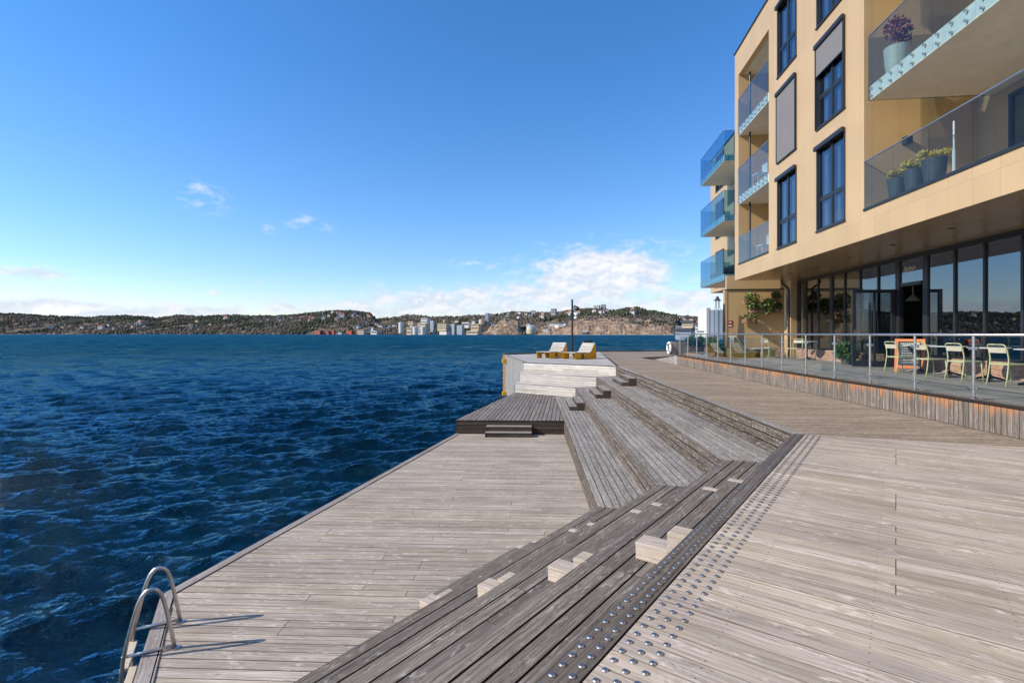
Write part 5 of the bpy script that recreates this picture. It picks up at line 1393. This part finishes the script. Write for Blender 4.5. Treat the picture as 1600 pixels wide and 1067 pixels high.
block('warehouse', 'grey warehouse in shadow beside the long office', 'warehouse', 703.5, 712, 506, 521, 1600, 'hy'); block('warehouse', 'grey boxy warehouse with a pale side', 'warehouse', 713, 725, 508, 521, 1590, 'hy'); block('warehouse', 'white flat roofed warehouse left of the grey tower', 'warehouse', 721, 736, 503.5, 510, 1640, 'hw', floors=1)
block('warehouse', 'cream terraced building left of the rocky knoll', 'warehouse', 735, 752, 506, 520, 1600, 'tan', floors=3); block('warehouse', 'low cream quay shed at the foot of the knoll', 'warehouse', 728, 752, 517, 522.5, 1560, 'hc', floors=1); block('warehouse', 'white quay sheds below the brown bank', 'warehouse', 685, 702, 518, 522.6, 1560, 'hw')
block('tower_block', 'slim grey tower standing alone above the works', 'tower block', 758, 764.5, 489, 507, 1700, 'hy', floors=9); tank('cream storage tank at the foot of the grey tower', 748, 757, 499.5, 506, 1690, 'hc')
block('tower_block', 'grey slab block of flats on the hill left of the lamp post', 'tower block', 861, 870.5, 482, 490, 1800, 'hy', floors=6); block('tower_block', 'cream block of flats on the hill slope left of the lamp post', 'tower block', 846, 850.5, 487.5, 495, 1750, 'hc', floors=4)
block('tower_block', 'long white block of flats on the skyline right of the lamp post', 'tower block', 928, 939, 476.5, 485, 1850, 'hw', floors=4); block('tower_block', 'grey glass block of flats joined to the white one on the skyline', 'tower block', 939.5, 947.5, 475.5, 485, 1850, 'hy', floors=6)
for i, (a, b, t, l) in enumerate(((517, 521.5, 489.5, 'leftmost pale block of flats on the domed hill'), (526, 532, 489.5, 'middle pale block of flats on the domed hill'), (535, 542, 491, 'rightmost pale block of flats on the domed hill'))): block('tower_block', l, 'tower block', a, b, t, 496, 2700, 'hy', floors=5)
block('warehouse', 'leftmost bright red waterfront warehouse', 'warehouse', 490, 503, 517, 522, 2050, 'hr', roof='rr'); block('warehouse', 'dark red narrow waterfront warehouse', 'warehouse', 504, 516, 518, 522, 2050, 'hr', roof='rd'); block('warehouse', 'tall red gabled waterfront warehouse', 'warehouse', 517.5, 523, 515.5, 522, 2040, 'hr', roof='rr')
block('warehouse', 'low grey waterfront shed between the red warehouses', 'warehouse', 526, 536, 519, 522.2, 2030, 'hy', roof='rd'); block('warehouse', 'rightmost red waterfront warehouse', 'warehouse', 538, 553, 517, 522.2, 2030, 'hr', roof='rr'); block('warehouse', 'tan waterfront hall with a reddish roof', 'warehouse', 556, 572, 515.5, 522.3, 2010, 'tan', roof='rr', floors=2)
block('warehouse', 'white waterfront hall right of the tan hall', 'warehouse', 577, 592, 516.5, 522.4, 1980, 'hw', roof='rd', floors=1); block('boathouse', 'dark green boathouse with a pale roof right of the lamp post', 'boathouse', 910, 920.5, 519, 523.4, 1330, 'rd', roof='hy'); block('jetty_shed', 'long low shed by the water right of the boathouse', 'shed', 928, 942, 521.2, 523.6, 1330, 'tan', roof='rd')
m = M(); a = P(840, 523.6, 1345); b = P(1054, 523.6, 1270); m.obox((a.x, a.y, WATER-1), (b.x-a.x, b.y-a.y, 0), (0, 12, 0), (0, 0, 2.6)); obj('shore_road', m, 'stone', kind='structure')
# harbour on the right
a = P(1104, 484, 330); b = P(1133, 510, 330)
r = root('silo', ((a.x+b.x)/2, 330, b.z), 'big white grain silo block with grey downpipes beside the golden wall', 'silo')
m = M(); m.box(a.x, b.x, 330, 345, b.z-6, a.z); obj('wall', m, 'hw', r)
for i in range(4):
    x = a.x+(b.x-a.x)*(i+.5)/4; m = M(); m.box(x-.12, x+.12, 329.8, 330.02, b.z-6, a.z); obj('wall_joint', m, 'stone', r)
for x in (a.x+(b.x-a.x)*.5, a.x+(b.x-a.x)*.75): m = M(); m.cyl((x, 329.5, b.z-6), (x, 329.5, a.z+.8), .22, n=8); obj('pipe', m, 'hy', r)
m = M(); m.box(a.x, a.x+2.6, 330, 338, a.z+.01, a.z+1.2); obj('roof_hut', m, 'hw', r)
r = root('mast', P(1121, 482, 322), 'lattice mast with lights rising above the white silos', 'mast'); q = P(1121, 483, 322)
m = M()
for dx in (-1.2, 1.2):
    for dy in (-1, 1): m.cyl((q.x+dx, q.y+dy, q.z), (q.x+dx*.7, q.y+dy*.7, q.z+6.2), .16, n=6)
for i in range(5): m.cyl((q.x-1.1, q.y-1, q.z+i*1.25), (q.x+1.1, q.y-1, q.z+(i+1)*1.25), .09, n=6)
m.box(q.x-2.1, q.x+2.1, q.y-1, q.y+1, q.z+5.2, q.z+5.8); m.lathe((q.x, q.y, q.z+6), [(1.4, 0), (1.0, 1.2), (.3, 2.2)], 10); obj('lattice', m, 'anth', r)
for i, (a, b, t, bt, mt, l) in enumerate(((1060, 1083, 509, 516, 'hy', 'long dark moored ship hull shape left of the silos'), (1090, 1107, 507, 517, 'hw', 'white stepped harbour office left of the silos'), (1105, 1131, 505, 519, 'hc', 'cream harbour building under the silos'), (1070, 1092, 504, 510, 'hc', 'pale harbour shed with a sloping roof'), (1095, 1131, 516, 524, 'hw', 'low white quay building just above the railing'), (1062, 1094, 516, 524, 'hy', 'low grey quay building just above the railing'))):
    block('harbour_building', l, 'harbour building', a, b, t, bt, 400-i*18, mt, depth=14, floors=2, roof='rd' if i % 2 else None)
m = M(); m.prism([(104, 318), (137, 430), (330, 430), (330, 318)], WATER-2, WATER+1.5); obj('harbour_quay', m, 'hy', kind='structure')
